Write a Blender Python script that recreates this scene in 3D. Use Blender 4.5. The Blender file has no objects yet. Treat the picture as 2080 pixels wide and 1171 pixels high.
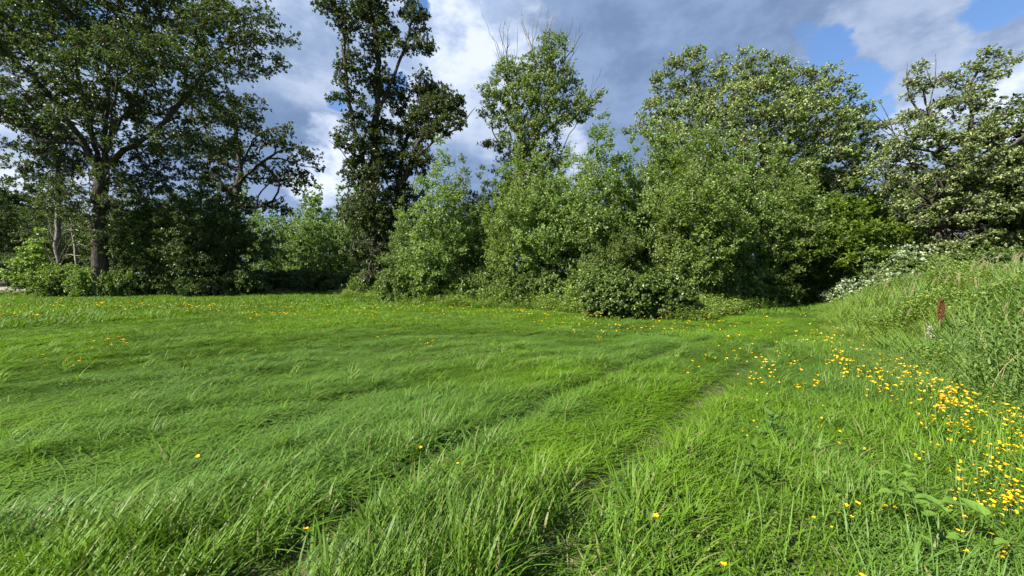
import bpy, math, random
import numpy as np
from mathutils import Vector

random.seed(7)
rng = np.random.default_rng(11)
S = bpy.context.scene
C = S.collection
R = math.radians

# ------------------------------------------------------------------ camera
EYE, FPX, HOR = 1.6, 798.0, 555.0          # eye height, focal length and horizon row in a 2080 px wide frame
cd = bpy.data.cameras.new('camera')
cam = bpy.data.objects.new('camera', cd); C.objects.link(cam); S.camera = cam
cam.location = (0, 0, EYE); cam.rotation_euler = (R(90), 0, 0)
cd.sensor_width = 36; cd.lens = 36 * FPX / 2080; cd.shift_y = -(585.5 - HOR) / 2080
cd.clip_start = 0.05; cd.clip_end = 3000

# ------------------------------------------------------------------ light
SUN_AZ, SUN_EL = -122.0, 43.0
sv = Vector((math.sin(R(SUN_AZ)) * math.cos(R(SUN_EL)), math.cos(R(SUN_AZ)) * math.cos(R(SUN_EL)), math.sin(R(SUN_EL))))
sl = bpy.data.lights.new('sun', 'SUN'); sl.energy = 5.0; sl.angle = R(0.55); sl.color = (1.0, 0.95, 0.86)
so = bpy.data.objects.new('sun', sl); C.objects.link(so)
so.rotation_euler = (-sv).to_track_quat('-Z', 'Y').to_euler(); so.location = (-20, -10, 30)
S.view_settings.view_transform = 'Standard'; S.view_settings.look = 'None'
S.view_settings.exposure = 1.36; S.view_settings.gamma = 1.0; S.view_settings.use_curve_mapping = False
S.cycles.max_bounces = 7; S.cycles.diffuse_bounces = 3; S.cycles.glossy_bounces = 2
S.cycles.transmission_bounces = 4; S.cycles.transparent_max_bounces = 4
S.cycles.sample_clamp_indirect = 4.0
S.cycles.caustics_reflective = False; S.cycles.caustics_refractive = False


class NT:
    def __init__(self, tree):
        self.t = tree; self.n = tree.nodes; self.l = tree.links
        self.n.clear()
    def new(self, typ, **kw):
        nd = self.n.new(typ)
        for k, v in kw.items():
            setattr(nd, k, v)
        return nd
    def link(self, a, b):
        self.l.new(a, b)
    def put(self, sock, v):
        if isinstance(v, bpy.types.NodeSocket): self.l.new(v, sock)
        else: sock.default_value = v
    def math(self, op, a, b=0.0, clamp=False):
        nd = self.new('ShaderNodeMath', operation=op, use_clamp=clamp)
        self.put(nd.inputs[0], a); self.put(nd.inputs[1], b)
        return nd.outputs[0]
    def vmath(self, op, a, b=(0, 0, 0)):
        nd = self.new('ShaderNodeVectorMath', operation=op)
        self.put(nd.inputs[0], a); self.put(nd.inputs[1], b)
        return nd.outputs['Value'] if op in ('DOT_PRODUCT', 'LENGTH') else nd.outputs[0]
    def scale(self, a, s):
        nd = self.new('ShaderNodeVectorMath', operation='SCALE')
        self.put(nd.inputs[0], a); nd.inputs['Scale'].default_value = s
        return nd.outputs[0]
    def noise(self, vec, scale, detail=4, rough=0.55, out='Fac'):
        nd = self.new('ShaderNodeTexNoise'); self.put(nd.inputs['Vector'], vec)
        nd.inputs['Scale'].default_value = scale; nd.inputs['Detail'].default_value = detail
        nd.inputs['Roughness'].default_value = rough
        return nd.outputs[out]
    def ramp(self, f, a, b, c=0.0, d=1.0, smooth=True):
        nd = self.new('ShaderNodeMapRange', interpolation_type='SMOOTHSTEP' if smooth else 'LINEAR')
        self.put(nd.inputs[0], f)
        nd.inputs[1].default_value = a; nd.inputs[2].default_value = b
        nd.inputs[3].default_value = c; nd.inputs[4].default_value = d
        return nd.outputs[0]
    def mix(self, f, a, b, mode='MIX'):
        nd = self.new('ShaderNodeMix', data_type='RGBA', blend_type=mode)
        self.put(nd.inputs['Factor'], f)
        for s_, v in ((nd.inputs[6], a), (nd.inputs[7], b)):
            if isinstance(v, tuple) and len(v) == 3: v = (*v, 1)
            self.put(s_, v)
        return nd.outputs[2]


# sky: Nishita blue with broken cumulus, all placed by direction
SKY = 0.12
w = bpy.data.worlds.new('World'); S.world = w; w.use_nodes = True
t = NT(w.node_tree)
sky = t.new('ShaderNodeTexSky', sky_type='NISHITA')
sky.sun_disc = False; sky.sun_elevation = R(SUN_EL); sky.sun_rotation = R(SUN_AZ)
sky.altitude = 200; sky.air_density = 1.0; sky.dust_density = 0.6; sky.ozone_density = 2.0
tc = t.new('ShaderNodeTexCoord'); D = tc.outputs['Generated']
def dirpx(px, py):
    return tuple(Vector(((px - 1040) / FPX, 1.0, (HOR - py) / FPX)).normalized())
stretch = t.vmath('MULTIPLY', D, (1.0, 1.0, 1.7))
warp = t.vmath('SUBTRACT', t.noise(stretch, 4.0, 6, 0.62, 'Color'), (0.5, 0.5, 0.5))
DW = t.vmath('NORMALIZE', t.vmath('ADD', D, t.scale(warp, 0.30)))
DB = t.vmath('NORMALIZE', t.vmath('ADD', D, t.vmath('ADD', t.scale(warp, 0.07), t.scale(t.vmath('SUBTRACT', t.noise(stretch, 11.0, 6, 0.65, 'Color'), (0.5, 0.5, 0.5)), 0.07))))
def blobs(lst, DW=DW):
    acc = None
    for px, py, rad, st in lst:
        dt = t.vmath('DOT_PRODUCT', DW, dirpx(px, py))
        m = t.ramp(dt, math.cos(rad * 1.35), math.cos(rad * 0.55), 0, st)
        acc = m if acc is None else t.math('MAXIMUM', acc, m)
    return acc
cirr = t.noise(stretch, 2.6, 8, 0.62)
fine = t.noise(stretch, 7.0, 8, 0.6)
dark = (0.135, 0.205, 0.345); mid = (0.235, 0.325, 0.50); lite = (0.43, 0.52, 0.69); white = (0.66, 0.71, 0.82)
shade = t.math('ADD', t.math('MULTIPLY', cirr, 0.65), t.math('MULTIPLY', fine, 0.35))
c1 = t.mix(t.ramp(shade, 0.34, 0.60), dark, mid)
c1 = t.mix(t.ramp(shade, 0.56, 0.70, 0, 0.35), c1, lite)
DK = blobs([(1250, 190, .22, .85), (1330, 40, .30, .8), (1050, 240, .14, .6), (560, 230, .20, .55), (1700, 20, .22, .8), (1930, 30, .16, .6), (1480, 120, .2, .8)])
c1 = t.mix(DK, c1, t.mix(t.ramp(fine, 0.35, 0.65), (0.125, 0.19, 0.325), (0.20, 0.28, 0.44)))
HI = blobs([(950, 60, .16, .85), (890, 160, .13, .65), (960, 200, .12, .45), (690, 320, .07, .8), (650, 90, .12, .40), (60, 300, .14, .5), (560, 30, .12, .30), (800, 60, .10, .5),
            (2065, 185, .055, 1.0), (1820, 255, .07, .9), (1900, 190, .10, .30), (2050, 60, .09, .35), (1850, 70, .14, .26), (10, 330, .1, .9),
            (640, 350, .07, 1.0), (1130, 330, .07, .6)])
HIs = t.math('MULTIPLY', HI, t.ramp(fine, 0.30, 0.58, 0.45, 1.0))
c1 = t.mix(HIs, c1, t.mix(t.ramp(fine, 0.40, 0.60), lite, white))
# blue openings
BL = blobs([(1690, 100, .036, 1.0), (1640, 75, .022, .6), (1735, 170, .036, .9), (1770, 215, .022, .8), (2045, 5, .036, .95), (1975, 125, .03, .4),
            (688, 205, .024, 1.0), (800, 175, .035, .9), (850, 8, .024, 1.0), (190, 60, .05, .8), (1610, 200, .025, .5), (560, 440, .02, .5), (260, 90, .04, .6), (420, 60, .03, .6)], DB)
# elsewhere (outside the frame) the same broken cloud goes on
cov = t.ramp(cirr, 0.58, 0.70, 0, 0.9)
back = t.ramp(t.vmath('DOT_PRODUCT', D, (0, 1, 0.0)), 0.30, 0.55, 1, 0)
BL = t.math('MAXIMUM', BL, t.math('MULTIPLY', cov, back))
blue = t.mix(0.35, t.mix(1.0, sky.outputs[0], (SKY * 1.0,) * 3, 'MULTIPLY'), (0.085, 0.25, 0.66))
c1 = t.mix(t.ramp(BL, 0.12, 0.9), c1, blue)
out_c = t.mix(1.0, c1, (1 / SKY,) * 3, 'MULTIPLY')
bg = t.new('ShaderNodeBackground'); t.put(bg.inputs[0], out_c); bg.inputs[1].default_value = SKY * 0.58
wo = t.new('ShaderNodeOutputWorld'); t.link(bg.outputs[0], wo.inputs[0])


# ------------------------------------------------------------------ small tools
def tag(o, label=None, cat=None, group=None, kind=None):
    if label: o['label'] = label
    if cat: o['category'] = cat
    if group: o['group'] = group
    if kind: o['kind'] = kind
    return o

def link(o, parent=None):
    C.objects.link(o)
    if parent: o.parent = parent
    return o

def empty(name, loc):
    o = bpy.data.objects.new(name, None); o.location = loc; o.empty_display_size = 0.2
    return link(o)

def mesh_quads(name, V, Q, mats, mi=None, tint=None, smooth=None):
    me = bpy.data.meshes.new(name)
    n, m = len(V), len(Q)
    me.vertices.add(n); me.vertices.foreach_set('co', np.ascontiguousarray(V, dtype=np.float32).ravel())
    me.loops.add(m * 4); me.loops.foreach_set('vertex_index', np.ascontiguousarray(Q, dtype=np.int32).ravel())
    me.polygons.add(m); me.polygons.foreach_set('loop_start', np.arange(0, m * 4, 4, dtype=np.int32))
    for x in mats: me.materials.append(x)
    if mi is not None: me.polygons.foreach_set('material_index', np.ascontiguousarray(mi, dtype=np.int32))
    if smooth is None: smooth = np.zeros(m, dtype=bool)
    me.polygons.foreach_set('use_smooth', np.ascontiguousarray(np.broadcast_to(smooth, (m,)), dtype=bool))
    if tint is not None:
        a = me.attributes.new('tint', 'FLOAT', 'FACE'); a.data.foreach_set('value', np.ascontiguousarray(tint, dtype=np.float32))
    me.update(calc_edges=True)
    return me

def join_parts(parts):
    """parts: list of (V,Q,matindex,tint,smooth)"""
    Vs, Qs, M, T, Sm = [], [], [], [], []; o = 0
    for V, Q, mi, tn, sm in parts:
        if len(Q) == 0: continue
        Vs.append(V); Qs.append(Q + o); o += len(V)
        M.append(np.full(len(Q), mi)); T.append(np.broadcast_to(tn, (len(Q),))); Sm.append(np.full(len(Q), sm))
    return np.concatenate(Vs), np.concatenate(Qs), np.concatenate(M), np.concatenate(T), np.concatenate(Sm)

def unit(a):
    return a / np.maximum(np.linalg.norm(a, axis=-1, keepdims=True), 1e-9)

def tube(P, r, k=6):
    P = np.asarray(P, float); n = len(P)
    T = np.gradient(P, axis=0); T = unit(T)
    avg = unit((P[-1] - P[0])[None])[0]
    ref = np.array([1., 0, 0]) if abs(avg[0]) < 0.7 else np.array([0, 1., 0])
    A = unit(np.cross(T, ref)); B = np.cross(T, A)
    ang = np.arange(k) * 2 * np.pi / k
    V = P[:, None, :] + (A[:, None, :] * np.cos(ang)[None, :, None] + B[:, None, :] * np.sin(ang)[None, :, None]) * np.asarray(r)[:, None, None]
    i = np.arange(n - 1)[:, None]; j = np.arange(k)[None, :]
    a = i * k + j; b = i * k + (j + 1) % k
    Q = np.stack([a, b, b + k, a + k], -1).reshape(-1, 4)
    return V.reshape(-1, 3), Q

def leaf_quads(P, Dr, Nn, L, Wd, fold=0.12, droop=0.1):
    n = len(P); L = np.broadcast_to(L, (n,))[:, None]; Wd = np.broadcast_to(Wd, (n,))[:, None]
    Sd = unit(np.cross(Dr, Nn)); U = unit(np.cross(Sd, Dr))
    mid_ = P + Dr * L * 0.55
    V = np.stack([P, mid_ - Sd * Wd * .5 + U * fold * Wd, P + Dr * L - U * droop * L, mid_ + Sd * Wd * .5 + U * fold * Wd], 1).reshape(-1, 3)
    Q = np.arange(n * 4).reshape(n, 4)
    return V, Q

def vnoise(x, y, scale, seed=0):
    x = np.asarray(x, float) * scale + seed * 17.31; y = np.asarray(y, float) * scale + seed * 9.77
    xi, yi = np.floor(x), np.floor(y); xf, yf = x - xi, y - yi
    u, v = xf * xf * (3 - 2 * xf), yf * yf * (3 - 2 * yf)
    def h(a, b):
        s_ = np.sin(a * 127.1 + b * 311.7 + seed * 74.7) * 43758.5453
        return s_ - np.floor(s_)
    return (h(xi, yi) * (1 - u) + h(xi + 1, yi) * u) * (1 - v) + (h(xi, yi + 1) * (1 - u) + h(xi + 1, yi + 1) * u) * v

def sstep(a, b, x):
    q = np.clip((np.asarray(x, float) - a) / (b - a), 0, 1); return q * q * (3 - 2 * q)

# ------------------------------------------------------------------ terrain
BK_Y = np.array([-20, 0, 3, 4, 5.2, 7.7, 12, 16, 23, 28, 60, 200.])
BK_X = np.array([4.6, 4.6, 4.9, 5.2, 5.6, 6.9, 9.6, 12.6, 18.6, 23, 52, 180.])
def bank_s(x, y):
    return (np.asarray(x, float) - np.interp(y, BK_Y, BK_X)) / 1.22
TR1 = np.array([(-1.9, 0.6), (-1.45, 1.7), (-1.24, 2.07), (-.98, 2.8), (-.37, 3.7), (.56, 5.0), (1.8, 6.55), (4.4, 9.2), (8.2, 13.), (13.2, 18.5), (18.0, 24.)])
TR2 = np.array([(-.2, 0.6), (.1, 1.7), (.285, 2.07), (.79, 3.0), (2.09, 4.64), (4.15, 6.9), (6.4, 9.3), (9.3, 12.2), (13.6, 16.8), (16.6, 21.), (20.4, 26.)])
TR3 = np.array([(-7.5, 3.1), (-4.6, 3.9), (-3.0, 4.6), (-1.2, 5.6), (.8, 7.6)])
TR4 = np.array([(-4.6, 2.4), (-2.8, 2.75), (-1.9, 3.4), (-1.2, 4.2), (-.1, 5.8), (1.2, 7.6)])
def seg_dist(x, y, poly):
    x = np.asarray(x, float); y = np.asarray(y, float); best = np.full(np.broadcast(x, y).shape, 1e9)
    for (ax, ay), (bx, by) in zip(poly[:-1], poly[1:]):
        dx, dy = bx - ax, by - ay; q = np.clip(((x - ax) * dx + (y - ay) * dy) / (dx * dx + dy * dy), 0, 1)
        best = np.minimum(best, np.hypot(x - ax - q * dx, y - ay - q * dy))
    return best
def track(x, y):
    wob = (vnoise(x, y, 1.3, 5) - .5) * .14
    d12 = np.minimum(seg_dist(x, y, TR1), seg_dist(x, y, TR2)) + wob
    d34 = np.minimum(seg_dist(x, y, TR3), seg_dist(x, y, TR4)) + wob
    a = 1 - sstep(.11, .27, d12)
    b = .65 * (1 - sstep(.05, .22, d34))
    return np.maximum(a * (0.45 + .55 * vnoise(x, y, .9, 8)) * (.45 + .55 * sstep(14, 5, np.asarray(y))), b * vnoise(x, y, .7, 9))
def ground_z(x, y):
    x = np.asarray(x, float); y = np.asarray(y, float)
    s_ = bank_s(x, y)
    near = 1 - sstep(14, 30, np.hypot(x, y))
    z = (vnoise(x, y, .5, 1) - .5) * .10 * near + (vnoise(x, y, 2.1, 2) - .5) * .05 * near
    z = z - .07 * track(x, y) * near
    far = 1 - sstep(35, 60, y)
    z = z + (1.14 + (vnoise(x, y, .35, 3) - .5) * .35) * sstep(0, 3.6, s_) * far
    return z

def axis(lims):
    out = []
    for a, b, st in lims: out += list(np.arange(a, b, st))
    return np.array(out + [lims[-1][1]])
gx = axis([(-900, -120, 60), (-120, -40, 4), (-40, -12, 1.), (-12, -5, .3), (-5, 7, .1), (7, 26, .4), (26, 60, 3), (60, 900, 60)])
gy = axis([(-900, -60, 60), (-60, -6, 6), (-6, 1, .5), (1, 7, .1), (7, 16, .3), (16, 40, .8), (40, 120, 5), (120, 1500, 90)])
GX, GY = np.meshgrid(gx, gy)
gv = np.stack([GX, GY, ground_z(GX, GY)], -1).reshape(-1, 3)
nx, ny = len(gx), len(gy)
ii, jj = np.meshgrid(np.arange(nx - 1), np.arange(ny - 1)); a_ = (jj * nx + ii).ravel()
gq = np.stack([a_, a_ + 1, a_ + nx + 1, a_ + nx], 1)

def principled(t, col, rough=0.9, spec=0.2, normal=None):
    p = t.new('ShaderNodeBsdfPrincipled'); t.put(p.inputs['Base Color'], col)
    t.put(p.inputs['Roughness'], rough); p.inputs['Specular IOR Level'].default_value = spec
    if normal is not None: t.link(normal, p.inputs['Normal'])
    return p
def newmat(name):
    m = bpy.data.materials.new(name); m.use_nodes = True
    return m, NT(m.node_tree)
def finish(t, sh):
    o = t.new('ShaderNodeOutputMaterial'); t.link(sh, o.inputs[0])
def bump(t, h, dist=0.02, st=0.6):
    b = t.new('ShaderNodeBump'); b.inputs['Distance'].default_value = dist; b.inputs['Strength'].default_value = st
    t.link(h, b.inputs['Height']); return b.outputs[0]

m_ground, t = newmat('meadow_soil')
geo = t.new('ShaderNodeNewGeometry'); P_ = geo.outputs['Position']
n1 = t.noise(P_, 9, 8, .7); n2 = t.noise(P_, .7, 4)
c = t.mix(t.ramp(n1, .35, .65), (0.028, 0.038, 0.012), (0.085, 0.085, 0.035))
c = t.mix(t.ramp(n2, .4, .65, 0, .6), c, (0.045, 0.085, 0.018))
finish(t, principled(t, c, .95, .1, bump(t, n1, .03)).outputs[0])

m_gravel, t = newmat('gravel')
geo = t.new('ShaderNodeNewGeometry'); P_ = geo.outputs['Position']
n1 = t.noise(P_, 14, 6, .7); n2 = t.noise(P_, .35, 4)
c = t.mix(n1, (0.22, 0.19, 0.155), (0.42, 0.37, 0.31))
c = t.mix(t.ramp(n2, .45, .7, 0, .7), c, (0.16, 0.17, 0.07))
finish(t, principled(t, c, .95, .1, bump(t, n1, .02)).outputs[0])

def leafmat(name, top, under, trans=.32, rough=.45, spec=.45, yellow=(.13, .14, .02), yv=.35, instancer=False, patch=0.0, patchcol=(0.1, 0.2, 0.03), pscale=.25, dryc=None, dryf=(1.4,1.5)):
    """leaf with its own top and paler underside, light passing through, and leaf-to-leaf variation"""
    m, t = newmat(name)
    at = t.new('ShaderNodeAttribute', attribute_name='tint')
    v = at.outputs['Fac']
    g = t.new('ShaderNodeNewGeometry')
    oi = t.new('ShaderNodeObjectInfo')
    c = t.mix(g.outputs['Backfacing'], top, under)
    c = t.mix(t.ramp(v, .55, 1.0, 0, yv, False), c, yellow)
    if patch > 0:
        pn = t.noise(g.outputs['Position'], pscale, 4, .6)
        c = t.mix(t.ramp(pn, .42, .60, 0, patch), c, patchcol)
    if dryc is not None:
        c = t.mix(t.ramp(v, dryf[0], dryf[1], 0, 1.0, False), c, dryc)
    val = t.ramp(v, 0, .55, .62, 1.15, False)
    if instancer:
        ia = t.new('ShaderNodeAttribute', attribute_name='itint', attribute_type='INSTANCER')
        val = t.math('MULTIPLY', val, t.ramp(ia.outputs['Fac'], 0, 1, .72, 1.28, False))
    else:
        val = t.math('MULTIPLY', val, t.ramp(oi.outputs['Random'], 0, 1, .82, 1.16, False))
    cc = t.new('ShaderNodeCombineXYZ')
    for i in range(3): t.link(val, cc.inputs[i])
    c = t.mix(1.0, c, cc.outputs[0], 'MULTIPLY')
    p = principled(t, c, rough, spec)
    tr = t.new('ShaderNodeBsdfTranslucent')
    t.put(tr.inputs['Color'], t.mix(1.0, c, (1.15, 1.25, .55), 'MULTIPLY'))
    mx = t.new('ShaderNodeMixShader'); mx.inputs[0].default_value = trans
    t.link(p.outputs[0], mx.inputs[1]); t.link(tr.outputs[0], mx.inputs[2])
    finish(t, mx.outputs[0])
    return m

def barkmat(name, a, b, vscale=(6, 6, 1.2), bands=None):
    m, t = newmat(name)
    tcn = t.new('ShaderNodeTexCoord')
    vv = t.vmath('MULTIPLY', tcn.outputs['Object'], vscale)
    n = t.noise(vv, 3.0, 6, .65)
    c = t.mix(t.ramp(n, .35, .62), a, b)
    if bands:
        n2 = t.noise(t.vmath('MULTIPLY', tcn.outputs['Object'], (1.5, 1.5, 9)), 2.0, 5, .7)
        c = t.mix(t.ramp(n2, .60, .68), c, bands)
    finish(t, principled(t, c, .9, .15, bump(t, n, .06, 1.0)).outputs[0])
    return m

M = {}
M['oak'] = leafmat('oak_leaf', (.050, .082, .014), (.115, .140, .060), .36, .45, .4, yellow=(.12, .15, .022))
M['oak_c'] = leafmat('oak_leaf_dark_gloss', (.046, .074, .013), (.090, .112, .045), .34, .42, .45, yellow=(.12, .14, .022))
M['oak_wind'] = leafmat('oak_leaf_windblown', (.092, .145, .018), (.34, .40, .17), .32, .5, .35, yv=.25)
M['oak_right'] = leafmat('oak_leaf_silver', (.090, .140, .018), (.34, .39, .18), .30, .5, .35, yv=.25)
M['poplar'] = leafmat('poplar_leaf', (.115, .180, .026), (.33, .40, .17), .42, .45, .4, yv=.25)
M['aspen'] = leafmat('aspen_leaf', (.120, .205, .022), (.25, .33, .13), .44, .42, .45, yellow=(.16, .19, .02), yv=.4)
M['birch'] = leafmat('birch_leaf', (.130, .205, .018), (.21, .29, .085), .44, .45, .4, yellow=(.18, .20, .02), yv=.5)
M['maple'] = leafmat('maple_leaf', (.110, .180, .014), (.15, .22, .03), .48, .5, .35, yellow=(.20, .24, .012), yv=.6)
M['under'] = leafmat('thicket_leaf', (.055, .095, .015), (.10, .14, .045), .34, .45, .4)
M['bush'] = leafmat('bush_leaf', (.110, .185, .022), (.20, .27, .09), .42, .42, .45, yellow=(.20, .24, .03), yv=.5)
M['bush_dark'] = leafmat('dogwood_leaf', (.085, .155, .016), (.16, .225, .065), .40, .38, .5, yellow=(.19, .24, .025), yv=.6)
M['silver'] = leafmat('silver_shrub_leaf', (.10, .165, .045), (.40, .47, .29), .24, .5, .4, yv=.1)
M['far'] = leafmat('far_leaf', (.115, .190, .042), (.19, .26, .10), .40, .5, .35, yellow=(.17, .20, .03), yv=.4)
M['pine'] = leafmat('pine_needle', (.035, .072, .024), (.04, .075, .03), .15, .5, .35, yv=.1)
M['weed'] = leafmat('weed_leaf', (.150, .235, .026), (.20, .29, .06), .40, .45, .4, yellow=(.26, .27, .04), yv=.6)
M['twig'] = barkmat('twig_bark', (.05, .045, .03), (.15, .14, .11))
M['bark'] = barkmat('oak_bark', (.025, .020, .016), (.105, .088, .070))
M['bark_grey'] = barkmat('grey_bark', (.09, .08, .065), (.27, .25, .215))
M['bark_white'] = barkmat('birch_bark', (.36, .35, .30), (.58, .56, .50), (3, 3, 6), (.06, .05, .04))
M['dead'] = barkmat('dead_wood', (.20, .18, .15), (.38, .35, .30))

# ------------------------------------------------------------------ trees
def at(px, py, Y):
    return np.array([(px - 1040) / FPX * Y, Y, EYE + (HOR - py) / FPX * Y])

class Skeleton:
    def __init__(s): s.p = []; s.par = []; s.len = []; s.w = []; s.stem = []
    def add(s, p, par, stem=False):
        s.p.append(np.asarray(p, float)); s.par.append(par); s.w.append(0.0); s.stem.append(stem)
        s.len.append(0 if par < 0 else s.len[par] + np.linalg.norm(s.p[-1] - s.p[par]))
        return len(s.p) - 1
    def arr(s):
        return np.array(s.p), np.array(s.len)
    def stem_line(s, pts, r, jit=.05, step=.5):
        pts = [np.asarray(q, float) for q in pts]
        if s.p:
            A = np.array(s.p); j = int(np.argmin(np.linalg.norm(A - pts[0], axis=1))); pts[0] = s.p[j]
        else: j = s.add(pts[0], -1, True)
        ex = [2 * pts[0] - pts[1]] + pts + [2 * pts[-1] - pts[-2]]
        for k in range(1, len(ex) - 2):
            p0, p1, p2, p3 = ex[k - 1:k + 3]; n = max(2, int(np.linalg.norm(p2 - p1) / step))
            for q in np.linspace(0, 1, n + 1)[1:]:
                v = .5 * ((2 * p1) + (-p0 + p2) * q + (2 * p0 - 5 * p1 + 4 * p2 - p3) * q * q + (-p0 + 3 * p1 - 3 * p2 + p3) * q ** 3)
                j = s.add(v + r.normal(0, jit, 3), j, True)
        s.w[j] += 1
    def attach(s, c, r, bias=.3, upc=1.2, step=.6, minz=0, straight=False):
        A, Ln = s.arr(); d = A - c; dist = np.linalg.norm(d, axis=1)
        cost = dist + bias * Ln + upc * np.maximum(0, d[:, 2] - .1 * dist) + np.where(A[:, 2] < minz, 50, 0)
        j = int(np.argmin(cost)); p0 = s.p[j]; dd = np.linalg.norm(c - p0)
        if dd < .15: s.w[j] += 1; return j
        pd = p0 - s.p[s.par[j]] if s.par[j] >= 0 else np.array([0, 0, 1.]); pd = pd / max(np.linalg.norm(pd), 1e-6)
        ctrl = p0 + pd * dd * .30 + (c - p0) * .22
        if straight: ctrl = (p0 + c) / 2 + r.normal(0, .05, 3)
        n = max(2, int(dd / step) + 1)
        for q in np.linspace(0, 1, n + 1)[1:]:
            v = (1 - q) ** 2 * p0 + 2 * q * (1 - q) * ctrl + q * q * c
            j = s.add(v + (r.normal(0, .04, 3) if q < 1 else 0), j)
        s.w[j] += 1
        return j

def pick_clusters(lobes, spacing, r, shell=.45):
    """foliage clump centres spread through ellipsoid lobes"""
    out = []
    for (cx, cy, cz, rx, ry, rz) in lobes:
        vol = 4.19 * rx * ry * rz; n = max(3, int(vol / spacing ** 3 * 1.1))
        for _ in range(n * 3):
            v = r.normal(size=3); v /= np.linalg.norm(v); v *= (shell + (1 - shell) * r.random()) if r.random() < .8 else r.random() * shell
            p = np.array([cx + v[0] * rx, cy + v[1] * ry, cz + v[2] * rz])
            if out:
                A = np.array(out)
                if np.min(np.sum((A - p) ** 2, 1)) < (spacing * .75) ** 2: continue
            out.append(p); n -= 1
            if n <= 0: break
    return np.array(out)

def foliage(cl, r, sp, center):
    """sprigs of leaves round every clump centre -> quads"""
    ns, nl, rc, L, W_ = sp['ns'], sp['nl'], sp['rc'], sp['L'], sp['W']
    wind = np.array(sp.get('wind', (.35, .1, 0)))
    n = len(cl)
    cs = r.uniform(.65, 1.25, n)
    off = unit(r.normal(size=(n, ns, 3))) * (r.random((n, ns, 1)) ** .45) * np.array([1, 1, sp.get('flat', .65)]) * rc * cs[:, None, None]
    O = unit(cl - center)
    base = cl[:, None, :] - O[:, None, :] * .3 * rc
    Sp = cl[:, None, :] + off + wind * rc * .5
    tw = unit(unit(off) * .8 + O[:, None, :] * .5 + wind + np.array([0, 0, sp.get('up', .1)]) + r.normal(0, .25, off.shape))
    keep = r.random((n, ns)) < sp.get('keep', 1)
    Sp = Sp[keep]; tw = tw[keep]; basek = np.broadcast_to(base, (n, ns, 3))[keep]
    k = len(Sp)
    spt = r.random(k)
    ring = sp.get('twig', .25)
    pos = Sp[:, None, :] - tw[:, None, :] * (r.random((k, nl, 1)) * ring)
    pr = unit(r.normal(size=(k, nl, 3)))
    pr = unit(pr - np.sum(pr * tw[:, None, :], -1, keepdims=True) * tw[:, None, :])
    an = r.uniform(sp.get('a0', .5), sp.get('a1', 1.5), (k, nl, 1))
    dr = unit(tw[:, None, :] * np.cos(an) + pr * np.sin(an) + wind * .6 + np.array([0, 0, -sp.get('hang', .15)]))
    up = np.array([0, 0, 1.]) + r.normal(0, sp.get('nj', .55), (k, nl, 3))
    flip = np.where(r.random((k, nl, 1)) < sp.get('flip', .1), -1., 1.)
    pos = pos.reshape(-1, 3); dr = dr.reshape(-1, 3); up = (up * flip).reshape(-1, 3)
    sz = r.uniform(.7, 1.25, len(pos))
    V, Q = leaf_quads(pos, dr, up, L * sz, W_ * sz, sp.get('fold', .15), sp.get('droop', .12))
    tn = np.clip(np.repeat(spt, nl) * .55 + r.random(len(pos)) * .5, 0, 1)
    # twigs
    tp = []
    if sp.get('twigs', True):
        st = max(1, int(k * sp.get('tw_share', 1) and 1))
        a, b = basek[::st], Sp[::st]; rr = sp.get('twr', .008)
        d = unit(b - a); s1 = unit(np.cross(d, np.array([.3, .2, .93]))); s2 = np.cross(d, s1)
        m = len(a); ring_ = []
        for pt, q in ((a, 1.0), (b, .45)):
            for kk in range(3):
                an_ = kk * 2.094; ring_.append(pt + (s1 * math.cos(an_) + s2 * math.sin(an_)) * rr * q)
        tv = np.stack(ring_, 1).reshape(-1, 3)
        bq = np.array([[0, 1, 4, 3], [1, 2, 5, 4], [2, 0, 3, 5]]); tq = (np.arange(m)[:, None, None] * 6 + bq).reshape(-1, 4)
        tp = [(tv, tq, 1, .5, False)]
    return [(V, Q, 0, tn, False)] + tp

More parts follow.
